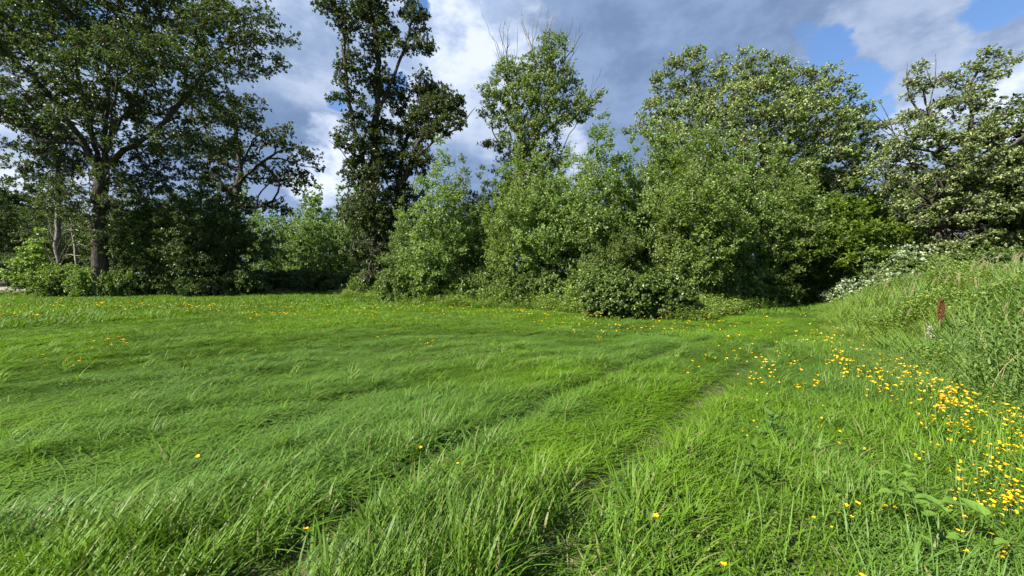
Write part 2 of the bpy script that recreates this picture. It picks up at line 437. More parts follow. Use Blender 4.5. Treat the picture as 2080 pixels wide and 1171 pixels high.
def build_tree(name, label, cat, base, stems, clusters, R0, sp, leaf, bark, seed, group=None, expo=.5, rmin=.01, limbs=True, crown='crown', trunk='trunk', bias=.3, bare=None, minz=None, limb_share=.05):
    """thing: trunk, each main limb, crown (leaves and twigs). All coordinates in metres; base is the origin of the thing."""
    r = np.random.default_rng(seed)
    base = np.asarray(base, float)
    sk = Skeleton()
    for st in stems: sk.stem_line([np.asarray(q) - base for q in st], r, jit=min(.05, R0 * .25))
    cl = np.asarray(clusters) - base
    tr = np.array(sk.p)
    order = np.argsort([np.min(np.linalg.norm(tr - c, axis=1)) for c in cl])
    mz = minz if minz is not None else .18 * cl[:, 2].max()
    allc = cl[order]
    for c_ in allc: sk.attach(c_, r, bias, minz=mz)
    bare_n = []
    if bare is not None:
        for c_ in np.asarray(bare) - base: sk.attach(c_, r, .9, upc=1.2, minz=mz, straight=True)
    P, _ = sk.arr(); w_ = np.array(sk.w); par = np.array(sk.par)
    for i in range(len(P) - 1, 0, -1): w_[par[i]] += w_[i]
    w_ = np.maximum(w_, .5)
    rad = R0 * (w_ / w_[0]) ** expo; rad = np.maximum(rad, rmin)
    kids = [[] for _ in P]
    for i in range(1, len(P)): kids[par[i]].append(i)
    H = P[:, 2].max()
    rad = rad * (1 + .45 * np.exp(-np.maximum(P[:, 2], 0) / (R0 * 1.4)) * (R0 > .1))
    groups = {'trunk': [], 'minor': []}; todo = [(0, None, 'trunk')]; gi = 0
    while todo:
        i, pa, g = todo.pop()
        ch = [i] if pa is None else [pa, i]
        while kids[i]:
            ks = sorted(kids[i], key=lambda q: -w_[q])
            for q in ks[1:]:
                if g == 'trunk' or g == 'minor':
                    if g == 'trunk' and limbs and w_[q] > limb_share * w_[0] and rad[q] > .03: gi += 1; ng = 'L%d' % gi; groups[ng] = []
                    else: ng = 'minor'
                else: ng = g
                todo.append((q, i, ng))
            i = ks[0]; ch.append(i)
        rr = rad[ch].copy()
        if pa is not None: rr[0] = min(rr[0], rr[1] * 1.25)
        rr[-1] *= .5
        k = 10 if rr.max() > .15 else (7 if rr.max() > .05 else (5 if rr.max() > .022 else 3))
        V, Q = tube(P[ch], rr, k)
        groups[g].append((V, Q, 1 if g == 'minor' else 0, .5, True))
    root = empty(name, base); tag(root, label, cat, group)
    for g, parts in groups.items():
        if g == 'minor' or not parts: continue
        V, Q, mi, tn, sm = join_parts(parts)
        nm = trunk if g == 'trunk' else 'limb'
        link(bpy.data.objects.new(nm, mesh_quads(nm, V, Q, [bark if g == 'trunk' or bark != M['bark_white'] else M['twig']], smooth=sm)), root)
    if not sp.get('ns', 0):
        for (V, Q, *_x) in groups['minor']: link(bpy.data.objects.new('branch', mesh_quads('branch', V, Q, [bark], smooth=True)), root)
        groups['minor'] = []
    parts = [(V, Q, 1, .5, True) for (V, Q, *_x) in groups['minor']]
    if len(cl) and sp.get('ns', 0):
        center = np.array([cl[:, 0].mean(), cl[:, 1].mean(), cl[:, 2].min() * .5 + cl[:, 2].mean() * .5]) if 'center' not in sp else np.array(sp['center'])
        parts = foliage(cl, r, sp, center) + parts
    if parts:
        V, Q, mi, tn, sm = join_parts(parts)
        link(bpy.data.objects.new(crown, mesh_quads(crown, V, Q, [leaf, M['twig'] if sp.get('ns', 0) else bark], mi, tn, sm)), root)
    return root

def copy_thing(root, loc, rz=0, sc=1.0, label=None, group=None, tilt=(0, 0)):
    r_ = root.copy(); C.objects.link(r_); r_.location = loc; r_.rotation_euler = (tilt[0], tilt[1], rz)
    r_.scale = (sc, sc, sc) if not isinstance(sc, tuple) else sc
    if label: r_['label'] = label
    if group: r_['group'] = group
    for ch in list(root.children):
        c_ = ch.copy(); C.objects.link(c_); c_.parent = r_
    return r_

def L3(lst, Y, dep=None):
    """lobes given as (px, py, dY, rx, rz) at depth Y"""
    out = []
    for px, py, dy, rx, rz in lst:
        p = at(px, py, Y + dy); out.append((p[0], p[1], p[2], rx, dep or rx * .9, rz))
    return out
def gpos(px, Y, dz=0.):
    x = (px - 1040) / FPX * Y
    return np.array([x, Y, float(ground_z(x, Y)) - .05 + dz])

OAK = dict(ns=36, nl=7, rc=.80, L=.15, W=.09, wind=(.28, .05, 0), nj=.6, flip=.06, flat=.7, up=.15, a0=.5, a1=1.5, twig=.1, twr=.010)

# --- big spreading oak on the left
Y = 25
b = gpos(205, Y)
stemsA = [[b, at(203, 480, Y), at(205, 400, Y), at(212, 335, Y), at(216, 240, Y), at(224, 120, Y), at(238, 20, Y), at(250, -60, Y)],
          [at(207, 370, Y), at(170, 290, Y - .5), at(110, 205, Y - 1), at(60, 150, Y - 1.5), at(-20, 80, Y - 2), at(-120, 60, Y - 2)],
          [at(207, 350, Y), at(175, 230, Y + 1), at(150, 110, Y + 1), at(130, -10, Y + 1.5)],
          [at(212, 345, Y), at(255, 305, Y - .5), at(330, 250, Y - 1), at(390, 180, Y - 1), at(450, 110, Y - 1), at(530, 60, Y - 1)],
          [at(255, 305, Y - .5), at(340, 285, Y), at(430, 250, Y + .5), at(520, 200, Y + 1)],
          [at(214, 300, Y), at(270, 200, Y + 1), at(320, 90, Y + 1.5), at(350, -20, Y + 2)],
          [at(170, 290, Y - .5), at(100, 290, Y - 1), at(20, 250, Y - 1), at(-80, 230, Y - 1)],
          [at(212, 330, Y), at(225, 260, Y - 2), at(240, 160, Y - 4), at(260, 80, Y - 5)]]
lobA = L3([(-60, 60, -1, 3.0, 2.2), (40, 70, -2, 2.8, 2.0), (130, 20, 0, 3.0, 2.0), (230, -30, 0, 3.0, 2.2), (330, 20, 1, 2.8, 1.8), (430, 60, 0, 2.5, 1.9),
           (520, 70, -1, 1.9, 1.5), (470, 130, 0, 2.1, 1.4), (545, 135, -1, 1.2, .9), (380, 150, -2, 2.2, 1.5), (290, 120, -3, 2.5, 1.7), (180, 130, -3, 2.6, 1.9),
           (90, 190, -2, 2.2, 1.5), (0, 210, -1, 2.2, 1.3), (-100, 180, 0, 2.6, 1.8), (230, 220, 2, 2.3, 1.6), (340, 230, 1, 2.4, 1.4), (430, 210, 1, 2.1, 1.3),
           (480, 240, 1, 1.5, .8), (110, 270, 1, 2.0, 1.0), (60, 300, 0, 1.5, .8), (160, 330, 1.5, 1.5, .8), (280, 320, 2, 1.9, 1.0), (370, 300, 1, 1.8, .9), (250, 70, 3, 3.2, 2.2),
           (130, 380, -1, 1.2, .8), (170, 430, -1.5, .9, .7), (90, 350, 0, 1.2, .6), (240, 390, -1, 1.0, .7), (40, -40, 0, 3, 2), (410, -20, 0, 2, 1.2), (310, 365, 1, 1.6, .9), (390, 345, 1.5, 1.5, .8), (460, 300, 1, 1.4, .7), (110, 330, 0, 1.6, .9), (150, 400, -1.5, 1.3, .8), (60, 265, -1, 1.6, .8), (185, 470, -1.6, .7, .5), (235, 440, -1.2, .8, .6), (30, 330, 0, 1.2, .6), (200, 350, -1.8, 1.2, .8), (260, 290, -2, 1.6, .9), (160, 250, -2.5, 1.7, 1.1), (330, 290, -2, 1.5, .8), (240, 360, 1.8, 1.4, .9), (180, 300, 2, 1.6, 1), (420, 340, 1, 1.2, .7), (120, 440, 0, 1.0, .7), (80, 420, 0, .9, .6)], Y)
clA = pick_clusters(lobA, 1.12, np.random.default_rng(1))
build_tree('oak_tree', 'large spreading oak on the left with thick forked trunk and dark open crown', 'tree', b, stemsA, clA, .39, OAK, M['oak'], M['bark'], 1, expo=.55, minz=4.5)

# --- second oak behind it to the right
Y = 35
b = gpos(470, Y)
stemsB = [[b, at(472, 480, Y), at(482, 400, Y), at(488, 330, Y), at(478, 260, Y), at(470, 215, Y)],
          [at(485, 370, Y), at(530, 330, Y - 1), at(590, 300, Y - 1), at(640, 320, Y - 1)],
          [at(480, 420, Y), at(530, 420, Y - 1), at(580, 395, Y - 2)],
          [at(488, 340, Y), at(520, 280, Y + 1), at(560, 255, Y + 1)]]
lobB = L3([(450, 230, 0, 2.2, 1.5), (500, 215, 1, 1.6, 1.2), (560, 285, 0, 2.0, 1.3), (620, 310, 0, 1.5, 1.0), (540, 350, 1, 2.2, 1.4), (590, 370, 0, 1.8, 1.1), (470, 310, 1, 2.2, 1.6),
           (440, 380, 2, 2.2, 1.8), (550, 420, -1, 1.4, .9), (500, 410, -1, 1.5, 1.1), (610, 340, 0, 1.6, .9), (420, 300, 2, 2, 1.6)], Y)
clB = pick_clusters(lobB, 1.15, np.random.default_rng(2))
build_tree('oak_tree', 'oak with layered horizontal limbs standing just right of the big spreading oak', 'tree', b, stemsB, clB, .35, dict(OAK, ns=22, L=.21, W=.13, rc=.85), M['oak'], M['bark'], 2, minz=5)

# --- tall narrow oak in the middle
Y = 25
b = gpos(762, Y)
stemsC = [[b, at(760, 480, Y), at(757, 380, Y), at(762, 280, Y), at(768, 180, Y), at(765, 80, Y), at(745, -10, Y), at(740, -80, Y)],
          [at(758, 420, Y), at(738, 330, Y - .6), at(715, 240, Y - 1), at(700, 130, Y - 1), at(690, 40, Y - 1), at(650, 8, Y - 1)],
          [at(760, 250, Y), at(790, 180, Y), at(825, 90, Y), at(845, 20, Y), at(860, -40, Y)],
          [b + np.array([.7, .1, 0]), at(790, 500, Y + .6), at(800, 440, Y + .6), at(825, 360, Y + .4), at(850, 290, Y), at(900, 235, Y), at(925, 215, Y)],
          [at(805, 420, Y + .6), at(815, 330, Y + 1), at(840, 240, Y + 1), at(870, 190, Y + 1)],
          [at(845, 330, Y), at(880, 290, Y - .5), at(930, 262, Y - 1), at(948, 240, Y - 1)],
          [at(762, 200, Y), at(740, 120, Y + 1), at(725, 40, Y + 1)]]
lobC = L3([(690, 30, -1, .9, 1.3), (670, 10, -1, .9, .8), (740, 20, 0, 1.2, 1.3), (770, 75, 0, 1.0, 1.4), (700, 120, -1, .8, 1.5), (840, 30, 0, .9, 1.2), (855, 85, 0, 1.0, .9), (825, 100, 0, .9, 1.0),
           (760, 160, 0, 1.0, 1.5), (710, 210, -1, .9, 1.3), (725, 150, -1, .6, 1.0), (800, 200, 1, 1.1, 1.3), (865, 180, 1, 1.3, 1.0), (905, 205, 0, 1.4, 1.0), (870, 240, 0, 1.5, 1.1), (925, 225, 0, .9, .7),
           (830, 270, 1, 1.4, 1.2), (760, 270, 0, 1.1, 1.6), (715, 300, -1, 1.0, 1.4), (790, 330, 1, 1.4, 1.5), (850, 330, 0, 1.2, 1.1), (730, 360, 0, 1.3, 1.4), (700, 350, 0, .8, .9), (810, 400, 0, 1.3, 1.4),
           (750, 430, -1, 1.3, 1.4), (720, 420, 0, 1.0, 1.0), (770, 490, -1, 1.1, 1.1), (735, 510, 0, 1.0, .9), (780, 530, -1.2, .9, .8), (745, 560, -1, .8, .6), (760, 400, -1.2, 1.1, 1), (790, 450, -1, 1.1, .9), (755, 330, -1.2, .9, .9), (900, 260, -1, 1.2, .7), (760, -40, 0, 1.6, 1.2), (790, 30, 1, .7, .8)], Y)
clC = pick_clusters(lobC, .78, np.random.default_rng(3), .3)
build_tree('oak_tree', 'tall narrow oak in the middle with several upright stems and gaps of sky', 'tree', b, stemsC, clC, .42, dict(OAK, ns=34, nl=7, rc=.66, wind=(.1, 0, 0), L=.155, W=.095), M['oak_c'], M['bark'], 3, expo=.5, minz=3.5, bias=.2,
           bare=[at(672, 270, 24), at(668, 285, 24), at(966, 218, 24), at(850, 150, 24.5)])

# --- tall poplar with dead top twigs
Y = 27
b = gpos(1078, Y)
stemsD = [[b, at(1075, 480, Y), at(1072, 380, Y), at(1085, 290, Y), at(1095, 200, Y), at(1100, 120, Y), at(1110, 55, Y)],
          [at(1078, 330, Y), at(1055, 250, Y), at(1035, 180, Y), at(1020, 130, Y)],
          [at(1085, 280, Y), at(1120, 210, Y), at(1140, 150, Y), at(1150, 80, Y)],
          [at(1085, 290, Y), at(1130, 250, Y - 1), at(1175, 215, Y - 1), at(1210, 190, Y - 1)],
          [at(1072, 350, Y), at(1030, 300, Y), at(990, 285, Y)]]
lobD = L3([(1120, 95, 0, 1.0, 1.2), (1100, 130, 0, 1.5, 1.1), (1040, 150, 0, 1.5, 1.2), (1010, 195, 0, 1.4, 1.1), (1075, 190, -1, 1.8, 1.5), (1140, 170, 0, 1.5, 1.1), (1190, 205, 0, 1.1, .9), (1150, 225, 0, 1.5, 1.0),
           (1040, 240, 0, 1.8, 1.1), (1100, 255, -1, 1.6, 1.2), (1000, 225, 0, 1.0, .8), (1060, 310, 0, 1.7, 1.3), (1010, 295, 0, 1.2, .7), (1110, 320, 0, 1.5, 1.1), (1070, 380, 0, 2.0, 1.5), (1060, 450, 0, 2.0, 1.6), (1180, 230, 0, 1.1, .7)], Y)
clD = pick_clusters(lobD, .72, np.random.default_rng(4), .3)
rb = np.random.default_rng(5)
bareD = [at(px, py, Y + rb.uniform(-1, 1)) for px, py in [(1008, 85), (1022, 60), (1040, 40), (1052, 75), (1046, 95), (1030, 100), (1082, 30), (1100, 12), (1116, 8), (1127, 25), (1108, 40), (1090, 55), (1142, 40), (1170, 60), (1182, 50), (1180, 85), (1165, 100), (1150, 70), (1205, 150), (1222, 138), (1215, 170), (1000, 100), (1016, 110), (1063, 50), (1135, 20), (1225, 165)]]
bareD += [at(rb.normal(1085, 55), rb.uniform(15, 75), Y + rb.uniform(-1, 1)) for _ in range(26)] + [at(rb.uniform(1000, 1040), rb.uniform(60, 120), Y) for _ in range(8)] + [at(rb.uniform(1150, 1190), rb.uniform(45, 110), Y) for _ in range(8)]
build_tree('poplar_tree', 'tall pale green poplar with bare dead twigs sticking out of its top', 'tree', b, stemsD, clD, .30, dict(ns=22, nl=8, rc=.62, L=.125, W=.095, wind=(.3, 0, .1), nj=.8, flip=.3, flat=.7, up=.2, hang=.2, twig=.25, twr=.007, keep=.9), M['poplar'], M['bark_grey'], 4, expo=.52, minz=5, bare=sorted(bareD, key=lambda q: q[2]), rmin=.011)

# --- broad windblown oak behind the aspens
Y = 25
b = gpos(1560, Y)
stemsF = [[b, at(1558, 500, Y), at(1550, 400, Y), at(1545, 310, Y), at(1535, 220, Y), at(1525, 130, Y)],
          [at(1552, 420, Y), at(1480, 330, Y), at(1420, 240, Y), at(1390, 150, Y)],
          [at(1550, 360, Y), at(1620, 270, Y), at(1670, 210, Y), at(1690, 170, Y)],
          [at(1552, 420, Y), at(1640, 350, Y), at(1710, 290, Y), at(1760, 240, Y)],
          [at(1480, 330, Y), at(1400, 300, Y), at(1340, 260, Y), at(1300, 250, Y)],
          [at(1545, 330, Y), at(1580, 240, Y + 1), at(1600, 170, Y + 1)],
          [at(1550, 380, Y), at(1500, 280, Y - 3), at(1480, 210, Y - 4)]]
lobF = L3([(1390, 140, 0, 1.6, 1.2), (1350, 175, 0, 1.5, 1.2), (1420, 175, 0, 2.0, 1.6), (1330, 240, 0, 1.6, 1.3), (1300, 275, 0, 1.0, .7), (1400, 270, -2, 2.6, 2.0), (1480, 200, -1, 2.2, 1.8), (1520, 145, 0, 2.0, 1.3),
           (1580, 155, 0, 2.0, 1.2), (1640, 170, 0, 1.8, 1.2), (1530, 240, -3, 2.6, 2.0), (1610, 240, -2, 2.5, 1.8), (1680, 200, 0, 1.6, 1.2), (1700, 260, 0, 2.2, 1.7), (1750, 250, 0, 1.3, 1.0), (1760, 320, 0, 1.7, 1.5),
           (1660, 330, -2, 2.4, 2.0), (1560, 340, -3, 2.5, 2.0), (1460, 330, -3, 2.5, 2.0), (1370, 350, -1, 2.3, 2.0), (1720, 400, 0, 2.2, 2.0), (1640, 430, -1, 2.3, 1.9), (1540, 430, -1, 2.4, 1.9), (1450, 430, 0, 2.2, 1.8), (1515, 120, 0, .8, .8), (1600, 130, 0, .7, .6)], Y)
clF = pick_clusters(lobF, 1.02, np.random.default_rng(6), .55)
WOAK = dict(ns=40, nl=7, rc=.70, L=.125, W=.082, wind=(.75, .15, .12), nj=1.05, flip=.55, flat=.6, up=.15, twig=.12, twr=.008)
build_tree('oak_tree', 'broad domed oak with pale windblown leaves towering over the birches right of centre', 'tree', b, stemsF, clF, .38, WOAK, M['oak_wind'], M['bark'], 6, expo=.52, minz=4.5)

# --- right-hand oak with silvery leaves
Y = 20
b = gpos(1915, Y)
stemsG = [[b, at(1912, 480, Y), at(1918, 400, Y), at(1925, 340, Y), at(1900, 270, Y), at(1880, 210, Y), at(1870, 160, Y)],
          [at(1922, 360, Y), at(1965, 290, Y), at(1975, 230, Y), at(1975, 170, Y), at(2000, 130, Y)],
          [at(1915, 330, Y), at(1870, 300, Y), at(1820, 270, Y), at(1770, 290, Y - .5)],
          [at(1915, 430, Y), at(1870, 400, Y - 1), at(1830, 350, Y - 1)],
          [at(1900, 280, Y), at(1850, 200, Y), at(1845, 130, Y)],
          [at(1922, 380, Y), at(1990, 340, Y - 1), at(2060, 290, Y - 1), at(2120, 240, Y - 1)]]
lobG = L3([(1850, 155, 0, .8, .7), (1835, 185, 0, .7, .5), (1890, 165, 0, 1.0, .7), (1935, 165, 0, .9, .7), (1985, 140, 0, 1.1, .8), (2030, 130, 0, .9, .7), (2010, 100, 0, .8, .4), (1970, 200, 0, 1.3, .9), (1900, 220, 0, 1.2, .8),
           (1840, 240, 0, .9, .6), (1820, 300, 0, 1.0, .7), (1870, 290, -1, 1.4, .9), (1940, 280, -1, 1.6, 1.1), (2010, 260, 0, 1.6, 1.1), (2070, 250, 0, 1.5, 1.1), (1830, 370, 0, 1.3, 1.0), (1900, 360, -1, 1.6, 1.1), (1980, 350, -1.5, 1.8, 1.3), (2060, 340, 0, 1.8, 1.4),
           (1790, 340, 0, .9, .8), (1850, 440, 0, 1.1, .9), (1970, 430, 0, 1.6, 1.1), (2050, 430, 0, 1.8, 1.3), (1920, 470, 1, 1.2, .9), (1915, 440, -1.5, 1.1, .8), (1900, 500, -1.5, .9, .6), (1960, 490, -1.5, 1.1, .6), (1940, 330, -2, 1.2, .9), (1880, 240, -1, 1, .7), (1975, 200, -1, 1, .7), (2000, 420, -2, 1.4, 1), (1870, 420, -1.5, 1, .8), (2040, 490, -1, 1.3, .7), (2120, 300, 0, 2, 1.8), (2130, 420, 0, 2, 1.6)], Y)
clG = pick_clusters(lobG, .86, np.random.default_rng(8), .35)
build_tree('oak_tree', 'oak with silvery windblown leaves and open crooked top on the grassy bank at right', 'tree', b, stemsG, clG, .34, dict(WOAK, rc=.58, ns=34, L=.112, W=.075), M['oak_right'], M['bark'], 9, expo=.5, minz=2.5, bare=[at(1785, 205, Y), at(1770, 225, Y), at(1795, 240, Y), at(1778, 250, Y), at(1900, 110, Y), at(1880, 130, Y)])

# --- generic kinds, built once and copied
def column_tree(name, label, h, rad, seed, sp, leaf, bark, R0=.06, low=.14, spacing=.60, loc=(0, 0, 0), group=None, lean=(.0, 0), peak=.35, **kw):
    r = np.random.default_rng(seed); loc = np.array(loc, float)
    lobes = []; n = 9
    for k in range(n):
        f = k / (n - 1); z = h * (low + (1 - low) * f) - .3
        prof = min(1, (f + .15) / peak) * (1 - max(0, f - peak) / (1 - peak)) ** .65
        rr = max(.28, rad * prof)
        a = r.uniform(0, 6.28); o = rad * .22
        lobes.append((math.cos(a) * o + lean[0] * f, math.sin(a) * o + lean[1] * f, z, rr, rr, h / n * .8))
    cl = pick_clusters(lobes, spacing, r, .35) + loc
    st = [[loc, loc + [r.normal(0, .08), r.normal(0, .08), h * .3], loc + [lean[0] * .5 + r.normal(0, .12), lean[1] * .5, h * .6], loc + [lean[0], lean[1], h * .98]]]
    return build_tree(name, label, 'tree', loc, st, cl, R0, sp, leaf, bark, seed, group=group, expo=.62, rmin=.006, minz=h * .12, bias=.12, **kw)

ASP = dict(ns=17, nl=8, rc=.46, L=.092, W=.082, wind=(.35, 0, .1), nj=1.0, flip=.35, flat=.85, up=.5, hang=.25, twig=.3, twr=.005)
BIR = dict(ASP, L=.095, W=.066, hang=.35, up=.3)
P0 = gpos(880, 20.5)
asp = [column_tree('aspen_tree', 'slender young aspen just right of the middle oak', 8.6, 1.75, 21, ASP, M['aspen'], M['bark_grey'], loc=P0),
       column_tree('aspen_tree', 'pointed young aspen left of the broad domed oak', 9.3, 1.85, 22, ASP, M['aspen'], M['bark_grey'], peak=.25, loc=gpos(1205, 18.5)),
       column_tree('birch_tree', 'white stemmed birch at the front of the grove with forked trunk', 8.0, 2.2, 23, BIR, M['birch'], M['bark_white'], R0=.07, low=.22, loc=gpos(1408, 17))]
def put(proto, px, Y, sc, rz, label, group=None):
    return copy_thing(proto, tuple(gpos(px, Y)), rz, sc, label, group)
GRP = 'young aspens and birches in the grove'
for k, px, Y, sc, rz, lb in [
        (0, 935, 23, .98, 1.2, 'dense young aspen right of the slender one, top tapering to a blunt point'),
        (1, 990, 24, .90, 2.2, 'young aspen standing under the left side of the tall poplar'),
        (2, 1045, 20, 1.0, .6, 'leafy birch in front of the poplar trunk'),
        (0, 1110, 19, .92, 3.4, 'aspen in front of and just right of the poplar'),
        (2, 1165, 21, 1.05, 4.4, 'birch filling the gap between poplar and pointed aspen'),
        (0, 820, 21.5, .66, 2.5, 'short aspen at the foot of the middle oak'),
        (1, 1270, 20, .92, 5.0, 'aspen right behind the pointed young aspen'),
        (1, 1320, 18.5, .98, .8, 'aspen on the left flank of the broad domed oak'),
        (2, 1365, 19.5, 1.12, 2.9, 'tall birch left of the front forked birch'),
        (0, 1455, 18, .98, 4.0, 'birch coloured aspen right of the front forked birch'),
        (1, 1510, 19, .95, 1.9, 'aspen below the middle of the broad domed oak'),
        (2, 1575, 19.5, 1.0, 5.6, 'birch at the shaded corner where the path turns in'),
        (0, 1635, 21, .98, .3, 'aspen beside the shaded path entrance'),
        (1, 1680, 24, 1.0, 3.1, 'aspen deeper along the path behind the bright maple'),
        (0, 1258, 20, .84, 2.2, 'aspen closing the dip between the pointed aspen and the domed oak'),
        (2, 1245, 17.5, .62, 1.4, 'small birch standing behind the round dogwood bush')]:
    put(asp[k], px, Y, sc, rz, lb, GRP)

mp = column_tree('maple_tree', 'bright yellow green maple beside the path entrance', 6.2, 1.7, 31, dict(ASP, L=.12, W=.11, nj=.5, flip=.05, hang=.1, flat=.5, ns=15), M['maple'], M['bark_grey'], low=.25, loc=gpos(1716, 18.6))
put(mp, 1790, 24, .95, 2.0, 'smaller yellow green maple between the bright maple and the silvery oak')

THK = dict(ns=16, nl=8, rc=.52, L=.13, W=.095, wind=(.15, 0, 0), nj=.7, flip=.1, flat=.7, up=.2, twig=.2, twr=.007)
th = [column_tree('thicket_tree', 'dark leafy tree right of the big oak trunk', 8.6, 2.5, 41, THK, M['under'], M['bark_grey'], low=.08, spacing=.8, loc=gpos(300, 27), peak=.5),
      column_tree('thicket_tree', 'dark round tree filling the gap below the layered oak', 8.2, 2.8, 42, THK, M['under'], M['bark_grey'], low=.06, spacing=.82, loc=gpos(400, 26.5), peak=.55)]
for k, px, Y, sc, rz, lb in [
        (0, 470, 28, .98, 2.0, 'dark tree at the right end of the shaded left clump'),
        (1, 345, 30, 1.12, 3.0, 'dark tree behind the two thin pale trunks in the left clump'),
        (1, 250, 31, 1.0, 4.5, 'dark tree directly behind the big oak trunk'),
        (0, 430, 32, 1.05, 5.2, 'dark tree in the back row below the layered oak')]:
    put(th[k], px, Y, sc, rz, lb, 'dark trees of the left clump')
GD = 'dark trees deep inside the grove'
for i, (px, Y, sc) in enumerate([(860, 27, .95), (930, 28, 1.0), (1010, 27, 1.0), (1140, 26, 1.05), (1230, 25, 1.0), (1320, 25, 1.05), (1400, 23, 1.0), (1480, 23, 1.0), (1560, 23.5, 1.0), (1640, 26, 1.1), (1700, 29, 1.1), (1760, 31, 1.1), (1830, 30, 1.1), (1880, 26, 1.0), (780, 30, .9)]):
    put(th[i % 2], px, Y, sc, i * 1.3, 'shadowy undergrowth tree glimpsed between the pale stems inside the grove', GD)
GR_ = 'dark trees on the bank behind the silvery oak'
for i, (px, Y, sc) in enumerate([(1990, 24, 1.0), (2060, 21, 1.15), (2140, 19, 1.2), (2230, 20, 1.2), (2140, 26, 1.3)]):
    put(th[i % 2], px, Y, sc, i * 2.1, 'dark leafy tree on the bank behind the silvery oak at the right edge', GR_)

FAR = dict(ns=13, nl=7, rc=.75, L=.22, W=.16, wind=(.1, 0, 0), nj=.8, flip=.15, flat=.85, up=.3, twigs=False)
fr = [column_tree('young_tree', 'slim pale green tree in the distant stand behind the gap', 9.2, 1.5, 51, FAR, M['far'], M['bark_white'], low=.12, spacing=.85, loc=gpos(560, 46), limbs=False),
      column_tree('young_tree', 'slim pale green tree in the distant stand behind the gap', 8.2, 1.8, 52, FAR, M['far'], M['bark_white'], low=.10, spacing=.9, loc=gpos(610, 44), limbs=False)]
GF = 'distant stand of slim trees behind the gap'
for o in fr: o['group'] = GF
for i, (px, Y, sc) in enumerate([(530, 44, .9), (585, 50, 1.05), (640, 47, 1.25), (665, 43, .95), (700, 45, 1.2), (725, 42, 1.0), (750, 48, 1.35), (690, 54, 1.5), (620, 55, 1.5), (560, 54, 1.25), (780, 44, 1.15), (510, 50, 1.2), (820, 46, 1.2), (650, 60, 1.8), (720, 62, 1.8), (590, 62, 1.6), (500, 62, 1.7), (440, 60, 1.7)]):
    put(fr[i % 2], px, Y, sc, i * 1.7, 'slim pale green tree in the distant stand behind the gap', GF)
GW = 'dark wood at the far left behind the gravel'
for i, (px, Y, sc) in enumerate([(-20, 52, 1.9), (30, 55, 2.0), (75, 56, 1.8), (-80, 50, 1.9), (-150, 50, 2.0), (120, 52, 1.6), (165, 50, 1.4), (215, 48, 1.3), (-40, 44, 1.5), (15, 46, 1.3), (270, 50, 1.5), (330, 50, 1.5), (390, 52, 1.5), (60, 44, 1.0), (110, 44, .95)]):
    put(th[i % 2], px, Y, sc, i * 1.1, 'tree in the dark wood beyond the gravel at the far left', GW)

# left edge: pine trunk, leaning dead tree, young pale tree
Y = 27
b = gpos(117, Y)
cpx = pick_clusters(L3([(118, 400, 0, .9, .5), (100, 360, 0, 1.2, .8), (130, 330, 0, 1.3, 1.1), (115, 280, 0, 1.2, 1.2), (80, 400, 0, .9, .4)], Y), .62, np.random.default_rng(12))
rb = np.random.default_rng(13)
bare = [at(117 + s_ * rb.uniform(12, 34), py + rb.uniform(-8, 8), Y + rb.uniform(-.8, .8)) for py in range(400, 540, 11) for s_ in (-1, 1)]
build_tree('pine_tree', 'straight grey pine trunk with short bare side branches left of the big oak', 'tree', b, [[b, at(117, 500, Y), at(118, 420, Y), at(117, 340, Y), at(115, 260, Y)]], cpx, .16,
           dict(ns=12, nl=14, rc=.5, L=.14, W=.022, wind=(.1, 0, 0), nj=1, a0=.2, a1=1.3, twig=.25), M['oak'], M['bark_grey'], 14, expo=.5, rmin=.012, minz=.5, bare=bare, limbs=False, bias=.05)
b = gpos(156, Y + 1)
bare = [at(px, py, Y + 1) for px, py in [(133, 430), (140, 455), (128, 470), (162, 470), (172, 500), (138, 500), (165, 520), (130, 520), (148, 440), (176, 475)]]
build_tree('dead_tree', 'thin leaning dead tree with bleached bare branches beside the pine trunk', 'tree', b, [[b, at(153, 520, Y + 1), at(147, 470, Y + 1), at(141, 420, Y + 1)]], np.array(bare), .085, dict(ns=0), M['oak'], M['dead'], 15, expo=.5, rmin=.012, minz=.8, limbs=False, bias=.03, crown='branches')
column_tree('young_tree', 'pale green young tree at the edge of the gravel left of the pine trunk', 4.6, 1.6, 16, dict(THK, L=.15, W=.12, wind=(.3, 0, .1), flip=.3, ns=13, rc=.45), M['aspen'], M['bark_grey'], low=.1, spacing=.65, loc=gpos(72, 28), peak=.4)
# thin pale stems seen in the dark clump
for px, Y, h, ln, sd, lb in [(338, 25.9, 4.6, (.1, 0), 17, 'thin straight pale stem in front of the dark left clump'), (366, 25.7, 3.6, (.45, 0), 18, 'thin pale stem leaning right in the dark left clump'),
                             (1183, 18.9, 5.2, (.1, 0), 19, 'bleached bare stem standing among the birches left of the dogwood'), (868, 20.4, 5.6, (-.1, 0), 20, 'pale bare stem at the left side of the grove'),
                             (1403, 16.3, 3.3, (-.3, 0), 24, 'white bare stem with side branches at the grove front right of the dogwood'), (1082, 19.6, 4.2, (.15, 0), 25, 'thin grey stem between the bushes in front of the poplar')]:
    column_tree('sapling', lb, h, .7, sd, dict(ASP, ns=8), M['birch'], M['bark_white'], R0=.036, low=.55, spacing=.8, loc=gpos(px, Y))

